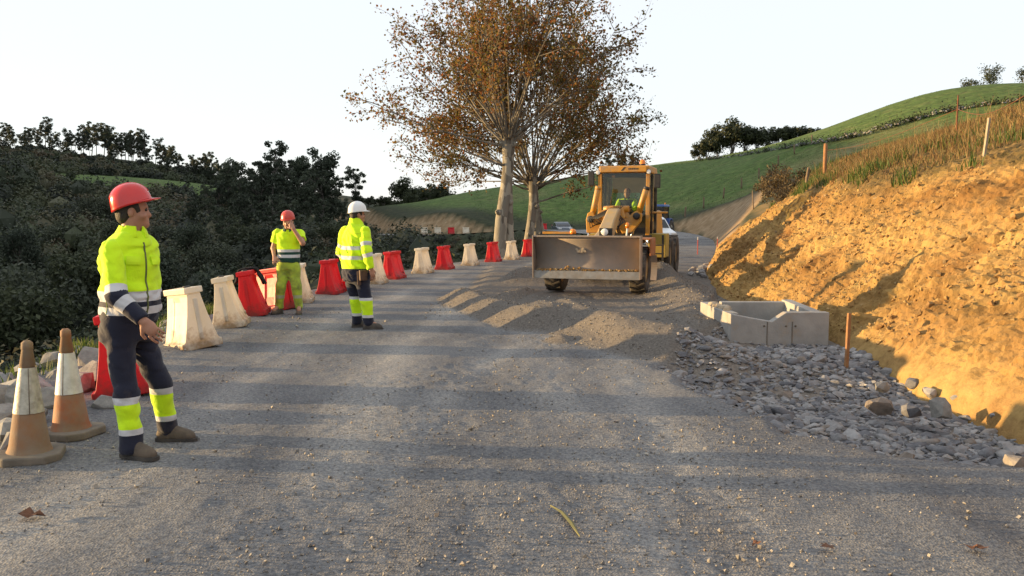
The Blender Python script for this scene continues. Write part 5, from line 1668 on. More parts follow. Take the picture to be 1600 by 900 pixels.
        if sp.get('logo'):
            def lg(bm):
                for k_ in range(4):
                    a = -.55 - .13*k_
                    bm_box(bm, c + Mx @ Vector((.138*math.cos(a)*.985, .118*math.sin(a)*.985, .048)), (.004, .011, .015 if k_ else .018), (Mx @ Matrix.Rotation(a, 3, 'Z')))
            part('printed_emblem', paint('blue_print', (.03, .06, .22), (.03, .06, .2), 5, .6), hs, lg)
    # ---- jacket or shirt
    jk = sp['jacket']
    a0 = P + up * jk['hem']; Lj = np.linalg.norm(N + up*.0 - a0)
    Fj = Field(lo, hi, h)
    Fj.loft(a0, N + up*.012, r, f, [0, .18, .42, .68, .84, .94, 1], [x*jk.get('w', 1) for x in (.185, .190, .195, .205, .195, .13, .072)], [x*jk.get('dp', 1) for x in (.150, .160, .160, .145, .125, .098, .074)], .02, 2.25)
    Fj.cap(J['shR'], J['shL'], .074, .074, .05)
    if jk.get('belly'): Fj.ell(a0 + up*.14 + f*.06, np.array([r, f, up]), [.16, .13, .16], .06)
    Fj.op(lo, hi, lambda x, y, z: (x-a0[0])*up[0] + (y-a0[1])*up[1] + (z-a0[2])*up[2], 0, 'sub')
    Fj.folds(jk.get('fold', .008), 11, 3, (1, 1, .7), .9)
    jo = field_obj('jacket' if not jk.get('short') else 'shirt', Fj, jk['mat'], root, lambda V: V[:, 2])
    # seams, zip and pocket flaps laid on the cloth
    from mathutils.bvhtree import BVHTree
    jV, jQ = LAST['vq']; bvh = BVHTree.FromPolygons(jV.tolist(), jQ.tolist())
    def on_cloth(hh, ang, lift=.002):
        dv = Vector(f * math.cos(ang) + r * math.sin(ang)); o_ = Vector(P + up * hh)
        q = bvh.ray_cast(o_ + dv * .6, -dv)
        return q[0] + dv * lift if q[0] else None
    def seam_line(nm, pts, mat, rad):
        pts = [q for q in pts if q is not None]
        if len(pts) > 2: part(nm, mat, jo, lambda bm: bm_tube(bm, pts, rad, 5))
    Lt = np.linalg.norm(N - P)
    if jk.get('seams'):
        seam_line('zip', [on_cloth(q, 0) for q in np.linspace(jk['hem'] + .01, Lt - .07, 22)], ZIPM, .006)
        for sg_ in (-1, 1): seam_line('side_seam', [on_cloth(q, sg_*1.45) for q in np.linspace(jk['hem'] + .01, Lt*.62, 14)], SEAMM, .0022)
        seam_line('yoke_seam', [on_cloth(Lt*.80, a) for a in np.linspace(1.9, 4.38, 22)], SEAMM, .0026)
        for sg_ in (-1, 1):
            def flap(bm, sg_=sg_):
                g_ = [[on_cloth(q, sg_*a, .007) for a in np.linspace(.28, .78, 6)] for q in np.linspace(Lt*.66, Lt*.745, 4)]
                if any(q is None for row in g_ for q in row): return
                vv = [[bm.verts.new(q) for q in row] for row in g_]
                for a_, b_ in zip(vv, vv[1:]):
                    for q in range(5): bm.faces.new((a_[q], a_[q+1], b_[q+1], b_[q]))
            po = part('pocket_flap', C_FLAP, jo, flap)
            md = po.modifiers.new('t', 'SOLIDIFY'); md.thickness = .008; md.offset = 0
    for s_ in ('R', 'L'):
        S_, E_, W_ = J['sh'+s_], J['el'+s_], J['wr'+s_]
        Fs = Field(np.minimum(np.minimum(S_, E_), W_) - .15, np.maximum(np.maximum(S_, E_), W_) + .15, h)
        L1 = np.linalg.norm(E_ - S_); L2 = np.linalg.norm(W_ - E_)
        bul = jk.get('sleeve', 1.0)
        if jk.get('short'):
            e = S_ + (E_ - S_) * .62
            Fs.cap(S_, e, .073*bul, .066*bul, .02)
            dd = unit(E_ - S_)
            Fs.op(lo - .3, hi + .3, lambda x, y, z: -((x-e[0])*dd[0] + (y-e[1])*dd[1] + (z-e[2])*dd[2]), 0, 'sub')
        else:
            Fs.cap(S_, E_, .076*bul, .064*bul, .03); Fs.cap(E_, W_, .064*bul, .047*bul, .03)
            dd = unit(W_ - E_); e = W_ - dd*.01
            Fs.op(lo - .3, hi + .3, lambda x, y, z: -((x-e[0])*dd[0] + (y-e[1])*dd[1] + (z-e[2])*dd[2]), 0, 'sub')
        Fs.folds(jk.get('fold', .008)*.9, 13, 5)
        def arm(V, S_=S_, E_=E_, W_=W_, L1=L1):
            d1, d2 = unit(E_ - S_), unit(W_ - E_)
            t1 = (V - S_) @ d1 - L1; t2 = (V - E_) @ d2
            bis = unit(d1 + d2)
            return np.where((V - E_) @ bis < 0, t1, np.maximum(t2, 0))
        field_obj('sleeve', Fs, jk['smat'], jo, arm)
    # collar
    Fc = Field(N - .16, N + .16, .006)
    ch = jk.get('collar', .05)
    Nc = N - up*.012
    Fc.loft(Nc - up*.03, Nc + up*ch, r, f, [0, .25, .8, 1], [.118, .108, .084, .078], [.112, .108, .092, .088], 0, 2)
    Fc.op(N - .16, N + .16, lambda x, y, z: np.sqrt(((x-N[0])*r[0]+(y-N[1])*r[1]+(z-N[2])*r[2])**2 + ((x-N[0])*f[0]+(y-N[1])*f[1]+(z-N[2])*f[2])**2) - .071, 0, 'sub')
    if jk.get('open', True):
        q = N + f*.10
        Fc.cap(q - up*.1, q + up*.2, .02, .045, 0, 'sub')
    Fc.folds(.003, 20, 1)
    field_obj('collar', Fc, jk.get('cmat', jk['mat']), jo, lambda V: np.full(len(V), 1.5))
    # ---- trousers
    tr = sp['trousers']; bg_ = tr.get('bag', 1.0)
    Ft = Field(lo, hi, h)
    w0 = P + up * tr.get('top', .10)
    Ft.loft(P - up*.10, w0, r, f, [0, .5, 1], [.165*g, .172*g, .165*g], [.125*g, .135*g, .128*g], .02, 2.2)
    for s_ in ('R', 'L'):
        kn, an, hp = J['knee'+s_], J['ankle'+s_], J['hip'+s_]
        Ft.cap(hp, kn, .098*bg_, .078*bg_, .06); Ft.cap(kn, an + np.array([0, 0, .0]), .078*bg_, .074*bg_, .03)
    cutz = {s_: J['ankle'+s_] for s_ in 'RL'}
    Ft.folds(tr.get('fold', .011), 8, 11, (1, 1, .9))
    zc = min(J['ankleR'][2], J['ankleL'][2]) - .045
    Ft.op(lo, hi, lambda x, y, z: z - zc, 0, 'sub')
    field_obj('trousers', Ft, tr['mat'], root, lambda V: V[:, 2])
    # ---- boots
    for s_ in ('R', 'L'):
        an = J['ankle'+s_]; t = unit(np.array([*np.asarray(sp['toe'+s_], float)[:2], 0])); sd = np.array([t[1], -t[0], 0]); uz = np.array([0, 0, 1.])
        gzz = sp.get('foot'+s_, 0.0)
        c = np.array([an[0], an[1], gzz])
        Fb = Field(c - np.array([.3, .3, .03]), c + np.array([.3, .3, .25]), .007)
        Fb.cap(c + uz*.13, c - t*.02 + uz*.06, .047, .047, .03)
        Fb.cap(c - t*.035 + uz*.04, c + t*.15 + uz*.036, .043, .040, .03)
        Fb.cap(c + t*.09 + uz*.036, c + t*.165 + uz*.032, .041, .032, .02)
        Fb.cap(c + t*.02 + uz*.085, c + t*.12 + uz*.05, .040, .036, .03)
        Fb.op(c - .4, c + .4, lambda x, y, z: z - gzz, 0, 'sub')
        Fb.op(c - .4, c + .4, lambda x, y, z: z - (gzz + .15), 0) if False else None
        bo = field_obj('boot', Fb, tr.get('boot', BOOT), root)
        def sole(bm):
            o = [(-.082, -.03), (-.07, -.042), (0, -.044), (.08, -.052), (.16, -.05), (.205, -.03), (.214, 0), (.205, .03), (.16, .05), (.08, .052), (0, .044), (-.07, .042), (-.082, .03)]
            bm_prism(bm, [(c[0] + t[0]*a + sd[0]*b, c[1] + t[1]*a + sd[1]*b) for a, b in o], gzz + .001, gzz + .026, 'XY')
        part('sole', BOOT_D, bo, sole)
        def lace(bm):
            for q in range(4):
                a_ = .035 + .022*q; zq = gzz + .118 - .011*q
                bm_tube(bm, [c*np.array([1, 1, 0]) + t*a_ + sd*.032 + uz*(zq - .012), c*np.array([1, 1, 0]) + t*(a_ + .006) + uz*(zq + .004), c*np.array([1, 1, 0]) + t*a_ - sd*.032 + uz*(zq - .012)], .004, 5)
        tag(part('laces', BOOT_D, bo, lace), kind='stuff')
    return root

def A(px, py, y): return np.array(pt(px, py, y)[:])

# worker in red helmet, yellow and navy jacket
y1 = 5.7
J1 = dict(pelvis=A(201, 508, y1), neck=A(206, 361, y1+.02), head=A(208, 329, y1+.02),
          hipR=A(187, 522, 5.62), hipL=A(214, 520, 5.80), kneeR=A(197, 612, 5.54), kneeL=A(250, 598, 5.84),
          ankleR=A(206, 697, 5.53), ankleL=A(262, 668, 5.95),
          shR=A(176, 392, 5.56), shL=A(226, 390, 5.86), elR=A(182, 462, 5.45), elL=A(236, 455, 5.98), wrR=A(225, 503, 5.42), wrL=A(232, 500, 5.98))
J_1 = cloth_mat('hi_vis_jacket', [(.0, NAVY), (.945, SIL), (.995, NAVY), (1.03, SIL), (1.092, YEL), (2.0, YEL)])
S_1 = cloth_mat('hi_vis_sleeve', [(-.6, YEL), (-.065, SIL), (-.005, NAVY), (.05, SIL), (.115, NAVY), (.6, NAVY)])
T_1 = cloth_mat('navy_work_trousers', [(-.3, NAVY), (.155, SIL), (.197, YEL), (.36, SIL), (.408, NAVY), (1.2, NAVY)], dirt=(.10, .075, .055), dl=.56, dh=.85)
C_1 = cloth_mat('hi_vis_collar', [(0, YEL), (3, YEL)])
person('worker in red helmet, yellow and navy jacket and navy trousers, standing beside traffic cones', (-2.44, 5.7), J1, dict(
    vox=.0092, bvox=.0074, girth=1.12, face=np.array([.86, -.5, 0]), hface=np.array([.93, .34, .02]), hpitch=.22, helmet=RED_H,
    toeR=(.93, -.36), toeL=(1, -.05), palmR=(-.3, .8, .2), palmL=(.2, -.8, 0), curlR=.55, handR=np.array([.55, -.02, -.6]), thumbR=-1,
    jacket=dict(hem=.02, w=.99, dp=1.06, belly=True, mat=J_1, smat=S_1, cmat=C_1, sleeve=1.05, fold=.0095, seams=True),
    trousers=dict(mat=T_1, bag=1.02, boot=BOOT, fold=.016)), z0=gz(-2.44, 5.7))

# worker in white helmet seen from behind
y2 = 12.1
J2 = dict(pelvis=A(558, 432, y2), neck=A(556, 348, y2), head=A(559, 335, y2),
          hipR=A(566, 441, 12.02), hipL=A(551, 441, 12.22), kneeR=A(572, 470, 12.0), kneeL=A(556, 470, 12.22),
          ankleR=A(576, 503, 12.02), ankleL=A(558, 502, 12.24),
          shR=A(570, 363, 11.97), shL=A(541, 362, 12.24), elR=A(573, 394, 11.86), elL=A(533, 393, 12.36), wrR=A(580, 421, 11.87), wrL=A(546, 418, 12.46))
J_2 = cloth_mat('hi_vis_parka', [(.0, NAVY), (.865, YEL), (.99, SIL), (1.04, YEL), (1.13, SIL), (1.18, YEL), (2, YEL)])
S_2 = cloth_mat('hi_vis_parka_sleeve', [(-.6, YEL), (-.14, SIL), (-.085, YEL), (.01, SIL), (.065, YEL), (.6, YEL)])
T_2 = cloth_mat('navy_trousers_banded', [(-.3, NAVY), (.17, SIL), (.205, YEL), (.415, SIL), (.455, NAVY), (1.2, NAVY)], dirt=(.08, .065, .05), dl=.6, dh=.9)
w2 = person('worker in white helmet and bulky yellow jacket with his back half turned', (-2.14, 12.1), J2, dict(
    vox=.0125, girth=1.05, face=np.array([.72, .69, 0]), hface=np.array([.9, .42, -.03]), hpitch=.05, helmet=WHITE_H, logo=True,
    toeR=(1, -.08), toeL=(.95, .15), palmR=(-.6, .5, .2), palmL=(.5, -.5, 0),
    jacket=dict(hem=-.06, w=1.16, dp=1.3, belly=True, mat=J_2, smat=S_2, cmat=C_1, sleeve=1.22, collar=.085, open=False, fold=.016, seams=True),
    trousers=dict(mat=T_2, bag=1.08, top=.05, boot=BOOT_D)))
def pouch(bm):
    bm_box(bm, (.06, -.215, .78), (.11, .05, .15), Matrix.Rotation(.6, 3, 'Z'), (1.1, 1), .015)
    bm_box(bm, (.0, -.205, .74), (.05, .04, .20), Matrix.Rotation(.2, 3, 'Z'), (1.2, 1), .012)
part('tool_pouch', LEATHER, w2, pouch)

# worker facing the camera with one hand raised to his face
y3 = 14.1
J3 = dict(pelvis=A(451, 412, y3), neck=A(451, 358, y3), head=A(450, 346, y3-.03),
          hipR=A(443, 417, y3), hipL=A(459, 417, y3), kneeR=A(439, 447, y3-.05), kneeL=A(463, 447, y3-.02),
          ankleR=A(436, 478, y3), ankleL=A(467, 478, y3+.02),
          shR=A(433, 365, y3), shL=A(469, 365, y3), elR=A(427, 388, y3+.02), elL=A(473, 380, y3-.2), wrR=A(429, 403, y3-.12), wrL=A(458, 357, y3-.22))
J_3 = cloth_mat('yellow_polo', [(.0, GRN), (.945, SIL), (.99, GRN), (1.035, SIL), (1.08, YEL), (2, YEL)])
S_3 = cloth_mat('yellow_polo_sleeve', [(-.6, YEL), (.6, YEL)])
C_3 = cloth_mat('green_collar', [(0, GRN), (3, GRN)])
T_3 = cloth_mat('stained_yellow_trousers', [(-.3, (.42, .54, .05)), (.27, (.46, .50, .3)), (.32, (.42, .54, .05)), (1.2, (.42, .54, .05))], dirt=(.10, .10, .045), dl=.42, dh=.66)
person('worker in red helmet and short-sleeved yellow shirt wiping his face with one hand', (-3.71, 14.1), J3, dict(
    vox=.0125, face=np.array([.08, -1, 0]), hface=np.array([-.05, -1, -.18]), hpitch=.02, helmet=RED_H2,
    toeR=(-.35, -1), toeL=(.25, -1), palmR=(.3, -.4, -1), handR=np.array([.2, -.5, -.35]), palmL=(-.2, 1, .1), handL=np.array([-.45, .12, .8]), curlL=.35,
    jacket=dict(hem=.02, w=.98, dp=1.0, mat=J_3, smat=S_3, cmat=C_3, sleeve=1.12, short=True, fold=.009),
    trousers=dict(mat=T_3, bag=1.05, boot=BOOT)))
# ------------------------------------------------------------------ motor grader
GY = paint('worn_yellow_paint', (.52, .245, .02), (.42, .185, .018), 4, .5, dirt=(.30, .21, .12), dirt_lo=.46, dirt_hi=.74, bstr=.12)
GY_D = paint('dusty_yellow_paint', (.48, .30, .10), (.40, .26, .10), 4, .75, dirt=(.34, .26, .17), dirt_lo=.40, dirt_hi=.7, bstr=.25)
GY_O = paint('olive_yellow_paint', (.42, .30, .05), (.36, .26, .06), 4, .6, dirt=(.3, .24, .15), dirt_lo=.5, dirt_hi=.8)
STEEL = paint('scoured_blade_steel', (.25, .21, .175), (.34, .255, .19), 2.2, .62, metal=.15, dirt=(.26, .20, .15), dirt_lo=.5, dirt_hi=.75, bstr=.25, bscale=14)
EDGE_S = paint('bare_steel_edge', (.26, .25, .23), (.19, .175, .155), 8, .5, metal=.5, dirt=(.25, .2, .15), dirt_lo=.45, dirt_hi=.75)
BLACK = paint('black_paint', (.012, .012, .013), (.03, .028, .025), 6, .6)
TYRE = paint('dusty_tyre', (.028, .026, .024), (.07, .06, .05), 5, .9, dirt=(.16, .13, .10), dirt_lo=.45, dirt_hi=.8, bstr=.3)
CHROME = paint('chrome_rod', (.6, .58, .55), (.5, .48, .45), 5, .2, metal=1)
LAMP_O = paint('amber_lens', (.75, .22, .02), (.7, .2, .02), 5, .15)
LAMP_W = paint('lamp_glass', (.7, .7, .68), (.6, .6, .58), 5, .12)
def glass_mat(name, tint, alpha=.15):
    m, nt, b = new_mat(name)
    g = nt.nodes.new('ShaderNodeBsdfGlossy'); g.inputs['Roughness'].default_value = .03
    t = nt.nodes.new('ShaderNodeBsdfTransparent'); t.inputs[0].default_value = (*tint, 1)
    fr = nt.nodes.new('ShaderNodeFresnel'); fr.inputs[0].default_value = 1.45
    mx = nt.nodes.new('ShaderNodeMixShader')
    nt.links.new(fr.outputs[0], mx.inputs[0]); nt.links.new(t.outputs[0], mx.inputs[1]); nt.links.new(g.outputs[0], mx.inputs[2])
    nt.links.new(mx.outputs[0], nt.nodes['Material Output'].inputs['Surface'])
    return m
GLASS = glass_mat('cab_glass', (.82, .86, .83))
GLASS_DARK = glass_mat('tinted_glass', (.16, .16, .15))

def wheel(parent, c, rad, wid, lugs, rimmat, tilt=0.0, name='wheel', rim_k=.55):
    w = empty(name); w.parent = parent; w.location = c; w.rotation_euler = (0, tilt, 0)
    def tyre(bm):
        h = wid / 2; rr = rad * rim_k
        bm_lathe(bm, [(rr, -h*.75), (rad*.78, -h), (rad*.92, -h*.96), (rad*.97, -h*.8), (rad*.975, 0), (rad*.97, h*.8), (rad*.92, h*.96), (rad*.78, h), (rr, h*.75)], 36, axis=(1, 0, 0))
        for k in range(lugs):
            for s in (-1, 1):
                a = 2*math.pi*(k + (.25 if s > 0 else 0) ) / lugs
                M = Matrix.Rotation(a, 3, 'X') @ Matrix.Rotation(.5*s, 3, 'Z')
                p = Matrix.Rotation(a, 3, 'X') @ Vector((s*h*.5, 0, rad*.975))
                bm_box(bm, p, (h*.95, rad*.07, rad*.03), M)
    part('tyre', TYRE, w, tyre)
    def rim(bm):
        h = wid/2; rr = rad*rim_k
        bm_lathe(bm, [(0, -h*.35), (rr*.55, -h*.35), (rr*.7, -h*.55), (rr*1.01, -h*.72), (rr*1.01, h*.72), (rr*.7, h*.55), (rr*.55, h*.35), (0, h*.35)], 28, axis=(1, 0, 0))
        for k in range(8):
            a = 2*math.pi*k/8
            for s in (-1, 1): bm_lathe(bm, [(0, 0), (rad*.03, 0), (rad*.03, .03), (0, .03)], 6, axis=(s, 0, 0), org=(s*h*.35, math.cos(a)*rr*.4, math.sin(a)*rr*.4))
    part('rim', rimmat, w, rim)
    return w

gpos = (1.80, 17.75); gth = R(-17)
gr = tag(empty('motor_grader', (gpos[0], gpos[1], gz(gpos[0] + .1, gpos[1] - .4) + .0), gth), 'yellow motor grader with raised steel front blade spreading gravel', 'grader')
gzb = gr.location.z
GS = .94
gr.scale = (GS, GS, GS)
# wheels
wheel(gr, (-.93, 0, .52), .52, .38, 18, GY_D, .07)
wheel(gr, (.93, 0, .52), .52, .36, 18, GY_D, .03)
for sx in (-.86, .86):
    for yy_ in (5.0, 6.35): wheel(gr, (sx, yy_, .58), .58, .40, 20, GY_D)
def axle(bm):
    bm_box(bm, (0, 0, .60), (1.5, .20, .22), bev=.02); bm_box(bm, (0, .05, .80), (.36, .34, .36), bev=.03)
    for s in (-1, 1): bm_tube(bm, [(s*.68, 0, .42), (s*.70, 0, .72)], .07, 10)
part('front_axle', GY_D, gr, axle)
for sx in (-.62, .62):
    part('tandem_case', GY_O, gr, lambda bm: bm_box(bm, (sx, 5.68, .60), (.16, 1.5, .34), bev=.03))
# gooseneck frame
goose = [(0, -.35, .96), (0, .15, 1.06), (0, .7, 1.20), (0, 1.25, 1.46), (0, 1.8, 1.68), (0, 2.4, 1.72), (0, 3.1, 1.55), (0, 3.9, 1.2), (0, 5.2, 1.12)]
def goosef(bm):
    prev = None
    Pp = [Vector(q) for q in goose]
    ws = [.40, .40, .34, .30, .30, .32, .36, .46, .60]; hs = [.26, .30, .30, .32, .36, .40, .44, .40, .40]
    for i, q in enumerate(Pp):
        d = (Pp[min(i+1, 8)] - Pp[max(i-1, 0)]).normalized(); up_ = Vector((1, 0, 0)).cross(d)
        ring = []
        for a, b in ((-1, -.8), (-.85, -1), (.85, -1), (1, -.8), (1, .8), (.85, 1), (-.85, 1), (-1, .8)):
            ring.append(bm.verts.new(q + Vector((a*ws[i]/2, 0, 0)) + up_ * b * hs[i]/2))
        if prev:
            for k in range(8): bm.faces.new((prev[k], prev[(k+1) % 8], ring[(k+1) % 8], ring[k]))
        else: bm.faces.new(ring)
        prev = ring
    bm.faces.new(prev[::-1])
part('frame', GY_D, gr, goosef, bevel=.015)
part('frame_saddle', GY, gr, lambda bm: (bm_box(bm, (0, 2.15, 1.78), (.52, .42, .30), None, (.8, .8), .03), bm_tube(bm, [(-.30, 2.15, 1.86), (.32, 2.15, 1.86)], .085, 14)))
def saddle_plate(bm):
    o = [(-.70, 1.28), (-.38, 1.28), (-.16, 1.62), (-.22, 1.86), (-.40, 1.80), (-.48, 1.66), (-.56, 1.82), (-.68, 1.76), (-.72, 1.6)]
    bm_prism(bm, o, 2.02, 2.20, 'XZ')
part('lift_bracket', GY, gr, saddle_plate, bevel=.015)
def saddle_plate2(bm):
    o = [(.10, 1.42), (.18, 1.26), (.42, 1.30), (.62, 1.56), (.64, 1.74), (.54, 1.82), (.44, 1.78), (.26, 1.60), (.16, 1.62)]
    bm_prism(bm, o, 2.04, 2.24, 'XZ')
part('lift_bracket', GY, gr, saddle_plate2, bevel=.015)
for (x0, z0), (x1, z1) in (((-.60, 1.58), (-.43, 2.42)), ((.53, 1.66), (.76, 2.40))):
    cyl = empty('lift_cylinder'); cyl.parent = gr
    a, b = Vector((x0, 2.12, z0)), Vector((x1, 2.12, z1)); dv = (b - a)
    part('barrel', GY, cyl, lambda bm: bm_tube(bm, [a - dv*.02, a + dv*.93, a + dv*.95], [.072, .072, .06], 18))
    part('end_cap', BLACK if x0 > 0 else GY, cyl, lambda bm: bm_tube(bm, [a + dv*.90, a + dv*1.0], [.079, .074], 18))
    part('rod', CHROME, cyl, lambda bm: bm_tube(bm, [a - dv*1.05 + Vector((0, .05, 0)), a], .032, 12))
    part('pivot_pin', BLACK, cyl, lambda bm: (bm_lathe(bm, [(0, 0), (.085, 0), (.085, .05), (.05, .07), (0, .07)], 16, axis=(0, -1, 0), org=(a.x, 2.03, a.z + .03))))
# hoses
def hoses(bm):
    for k in range(5):
        t = k * .05
        bm_tube(bm, [(-.42 + t, 1.98, 1.50), (-.58 + t, 1.9, 1.40 + t), (-.62 + t, 1.9, 1.62), (-.30 + t*2, 1.95, 1.78 + t*.4), (.0 + t, 2.0, 1.93)], .013, 6)
    for k in range(3): bm_tube(bm, [(.05 + k*.04, 1.9, 1.72), (.2 + k*.05, 1.7, 1.56), (.16, 1.5, 1.36 + k*.04)], .013, 6)
part('hydraulic_hoses', BLACK, gr, hoses)
# front blade
def blade_profile(t): # t 0 bottom .. 1 top, concave towards the front
    z = .42 + t * .84
    return (-1.28 + .13 * math.sin(t * math.pi) - .05 * t, z)
BW = 1.115
def bladef(bm):
    n, m = 14, 2
    front = []; back = []
    for i in range(n + 1):
        y, z = blade_profile(i / n)
        front.append([bm.verts.new((s*BW, y, z)) for s in (-1, 1)]); back.append([bm.verts.new((s*BW, y + .035, z)) for s in (-1, 1)])
    for i in range(n):
        f = bm.faces.new((front[i][0], front[i][1], front[i+1][1], front[i+1][0])); f.smooth = True
        f = bm.faces.new((back[i+1][0], back[i+1][1], back[i][1], back[i][0])); f.smooth = True
        for s in (0, 1): bm.faces.new((front[i][s], back[i][s], back[i+1][s], front[i+1][s]))
    bm.faces.new((front[0][0], back[0][0], back[0][1], front[0][1])); bm.faces.new((front[n][0], front[n][1], back[n][1], back[n][0]))
fb = part('front_blade', STEEL, gr, bladef)
part('cutting_edge', EDGE_S, fb, lambda bm: bm_box(bm, (0, -1.305, .47), (BW*2 + .01, .035, .17), Matrix.Rotation(-.18, 3, 'X'), None, .006))
part('top_lip', STEEL, fb, lambda bm: bm_box(bm, (0, -1.33, 1.272), (BW*2 + .01, .11, .035), None, None, .006))
for s in (-1, 1):
    part('end_plate', STEEL, fb, lambda bm: bm_prism(bm, [(-1.36, .40), (-1.10, .40), (-1.12, 1.29), (-1.40, 1.29)], s*(BW + .002), s*(BW + .022), 'YZ'))
for s in (-.5, 0, .5):
    part('stiffener', GY_D, fb, lambda bm: bm_box(bm, (s*1.4, -1.08, .84), (.06, .16, .7)))
def soil(bm):
    rs = np.random.RandomState(3)
    for k in range(260):
        x = rs.uniform(-BW + .03, BW - .03); y = -1.29 + rs.uniform(-.02, .05); z = .565 + rs.rand()*.02 + (.07*rs.rand() if -.45 < x < -.1 else 0)
        s = rs.uniform(.012, .045)
        bm_box(bm, (x, y, z), (s, s, s*.8), Matrix.Rotation(rs.rand()*3, 3, 'Z') @ Matrix.Rotation(rs.rand(), 3, 'X'), (.6, .7))
tag(part('soil', CLOD, fb, soil), kind='stuff')
def dirtpatch(bm):
    rs = np.random.RandomState(5)
    for k in range(26):
        bm_box(bm, (-.13 + rs.normal()*.05, -1.215 + rs.rand()*.01, .98 + rs.normal()*.045), (rs.uniform(.02, .06), .02, rs.uniform(.02, .05)), Matrix.Rotation(rs.rand()*3, 3, 'Y'))
part('caked_mud', RUBBLE, fb, dirtpatch)
for s in (-.45, .45):
    part('blade_arm', GY_D, gr, lambda bm: bm_box(bm, (s, -.62, .74), (.12, .95, .16), None, None, .015))
part('blade_ram', GY, gr, lambda bm: bm_tube(bm, [(0, -.95, 1.12), (0, -.2, 1.0)], .06, 14))
def nose(bm):
    rs = np.random.RandomState(9)
    bm_box(bm, (-.12, -.52, 1.17), (.62, .5, .20), None, (.8, .7), .03)
    bm_box(bm, (-.3, -.7, 1.2), (.4, .3, .12), Matrix.Rotation(.2, 3, 'Y'), (.6, .6), .03)
part('nose_plate', GY_D, gr, nose)
part('crossbar', GY, gr, lambda bm: bm_box(bm, (-.72, -.9, 1.335), (.62, .10, .05), None, None, .01))
lampb = part('work_lamp', BLACK, gr, lambda bm: (bm_lathe(bm, [(0, .0), (.07, 0), (.088, .07), (.088, .09), (0, .09)], 20, axis=(0, -1, 0), org=(.34, -.98, 1.36)), bm_box(bm, (.34, -.93, 1.34), (.27, .06, .20))))
part('lens', LAMP_W, lampb, lambda bm: bm_lathe(bm, [(.074, 0), (.06, .012), (0, .02)], 20, axis=(0, -1, 0), org=(.34, -1.072, 1.36)))
part('marker_lamp', LAMP_O, gr, lambda bm: bm_lathe(bm, [(0, 0), (.06, 0), (.07, .05), (.05, .1), (0, .115)], 14, org=(-.36, -.95, 1.31)))
mp = part('marker_pole', STAKE_W, gr, lambda bm: bm_tube(bm, [(.80, -1.1, 1.22), (.82, -1.1, 1.44)], .02, 8))
part('marker_tip', LAMP_O, mp, lambda bm: bm_lathe(bm, [(0, 0), (.035, 0), (.042, .05), (.03, .11), (0, .12)], 12, org=(.82, -1.1, 1.44)))
# fenders
def fender(bm):
    bm_box(bm, (.98, -.02, 1.20), (.46, .74, .04), None, None, .012)
    bm_box(bm, (1.20, -.02, 1.02), (.035, .70, .36), None, None, .01)
part('fender', paint('rusted_orange_paint', (.34, .12, .035), (.24, .085, .03), 5, .7, dirt=(.28, .2, .13), dirt_lo=.5, dirt_hi=.8), gr, fender)
part('fender_stay', BLACK, gr, lambda bm: bm_tube(bm, [(.5, .1, .8), (.85, .1, 1.19)], .025, 8))
# circle and mouldboard between the axles
part('circle', GY_D, gr, lambda bm: bm_lathe(bm, [(.42, .70), (.62, .70), (.62, .80), (.42, .80), (.42, .70)], 32, org=(0, 2.0, 0)))
part('drawbar', GY_D, gr, lambda bm: (bm_box(bm, (.24, 1.0, .80), (.12, 2.0, .14), Matrix.Rotation(.2, 3, 'Z')), bm_box(bm, (-.24, 1.0, .80), (.12, 2.0, .14), Matrix.Rotation(-.2, 3, 'Z'))))
def mould(bm):
    n = 10; A_ = []; B_ = []
    for i in range(n+1):
        t = i/n; y = 2.35 + .14*math.sin(t*math.pi); z = .12 + .62*t
        A_.append([bm.verts.new((s*.98, y, z)) for s in (-1, 1)]); B_.append([bm.verts.new((s*.98, y+.03, z)) for s in (-1, 1)])
    for i in range(n):
        bm.faces.new((A_[i][0], A_[i][1], A_[i+1][1], A_[i+1][0])); bm.faces.new((B_[i+1][0], B_[i+1][1], B_[i][1], B_[i][0]))
        for s in (0, 1): bm.faces.new((A_[i][s], B_[i][s], B_[i+1][s], A_[i+1][s]))
part('mouldboard', STEEL, gr, mould)
# cab
cab = empty('cab'); cab.parent = gr
c0, c1, cw, cb, ct = 3.25, 4.75, .66, 1.2, 2.98
def posts(bm, x, y, m=.085): bm_box(bm, (x, y, (cb + ct - .2) / 2), (m, m, ct - cb - .2), None, None, .012)
for sx in (-1, 1):
    part('front_post', GY, cab, lambda bm: posts(bm, sx*(cw - .04), c0 + .05, .10))
    part('rear_post', BLACK, cab, lambda bm: posts(bm, sx*(cw - .04), c1 - .05))
    part('door_post', BLACK, cab, lambda bm: posts(bm, sx*(cw - .04), c0 + .70, .06))
part('roof', GY, cab, lambda bm: (bm_box(bm, (0, (c0+c1)/2, ct - .095), (cw*2 + .02, c1 - c0, .19), None, (.97, .97), .035)))
part('roof_visor', GY, cab, lambda bm: bm_box(bm, (0, c0 - .06, ct - .10), (cw*2 - .12, .12, .15), None, None, .02))
def nameplate(bm):   # worn dark lettering blocks and a slanted emblem on the front beam
    z = ct - .095; y = c0 - .1215
    bm_prism(bm, [(-.06, z - .045), (-.005, z - .045), (.075, z + .045), (.02, z + .045)], y - .002, y + .002, 'XZ')
    for k in range(6): bm_box(bm, (.15 + k*.045, y, z), (.03, .004, .04))
part('nameplate', BLACK, cab, nameplate)
part('cab_floor', BLACK, cab, lambda bm: bm_box(bm, (0, (c0+c1)/2, cb - .06), (cw*2, c1 - c0, .12)))
part('lower_front_panel', BLACK, cab, lambda bm: bm_box(bm, (0, c0 + .04, cb + .09), (cw*2 - .2, .05, .2)))
part('rear_panel', BLACK, cab, lambda bm: bm_box(bm, (0, c1 - .05, cb + .25), (cw*2 - .2, .05, .5)))
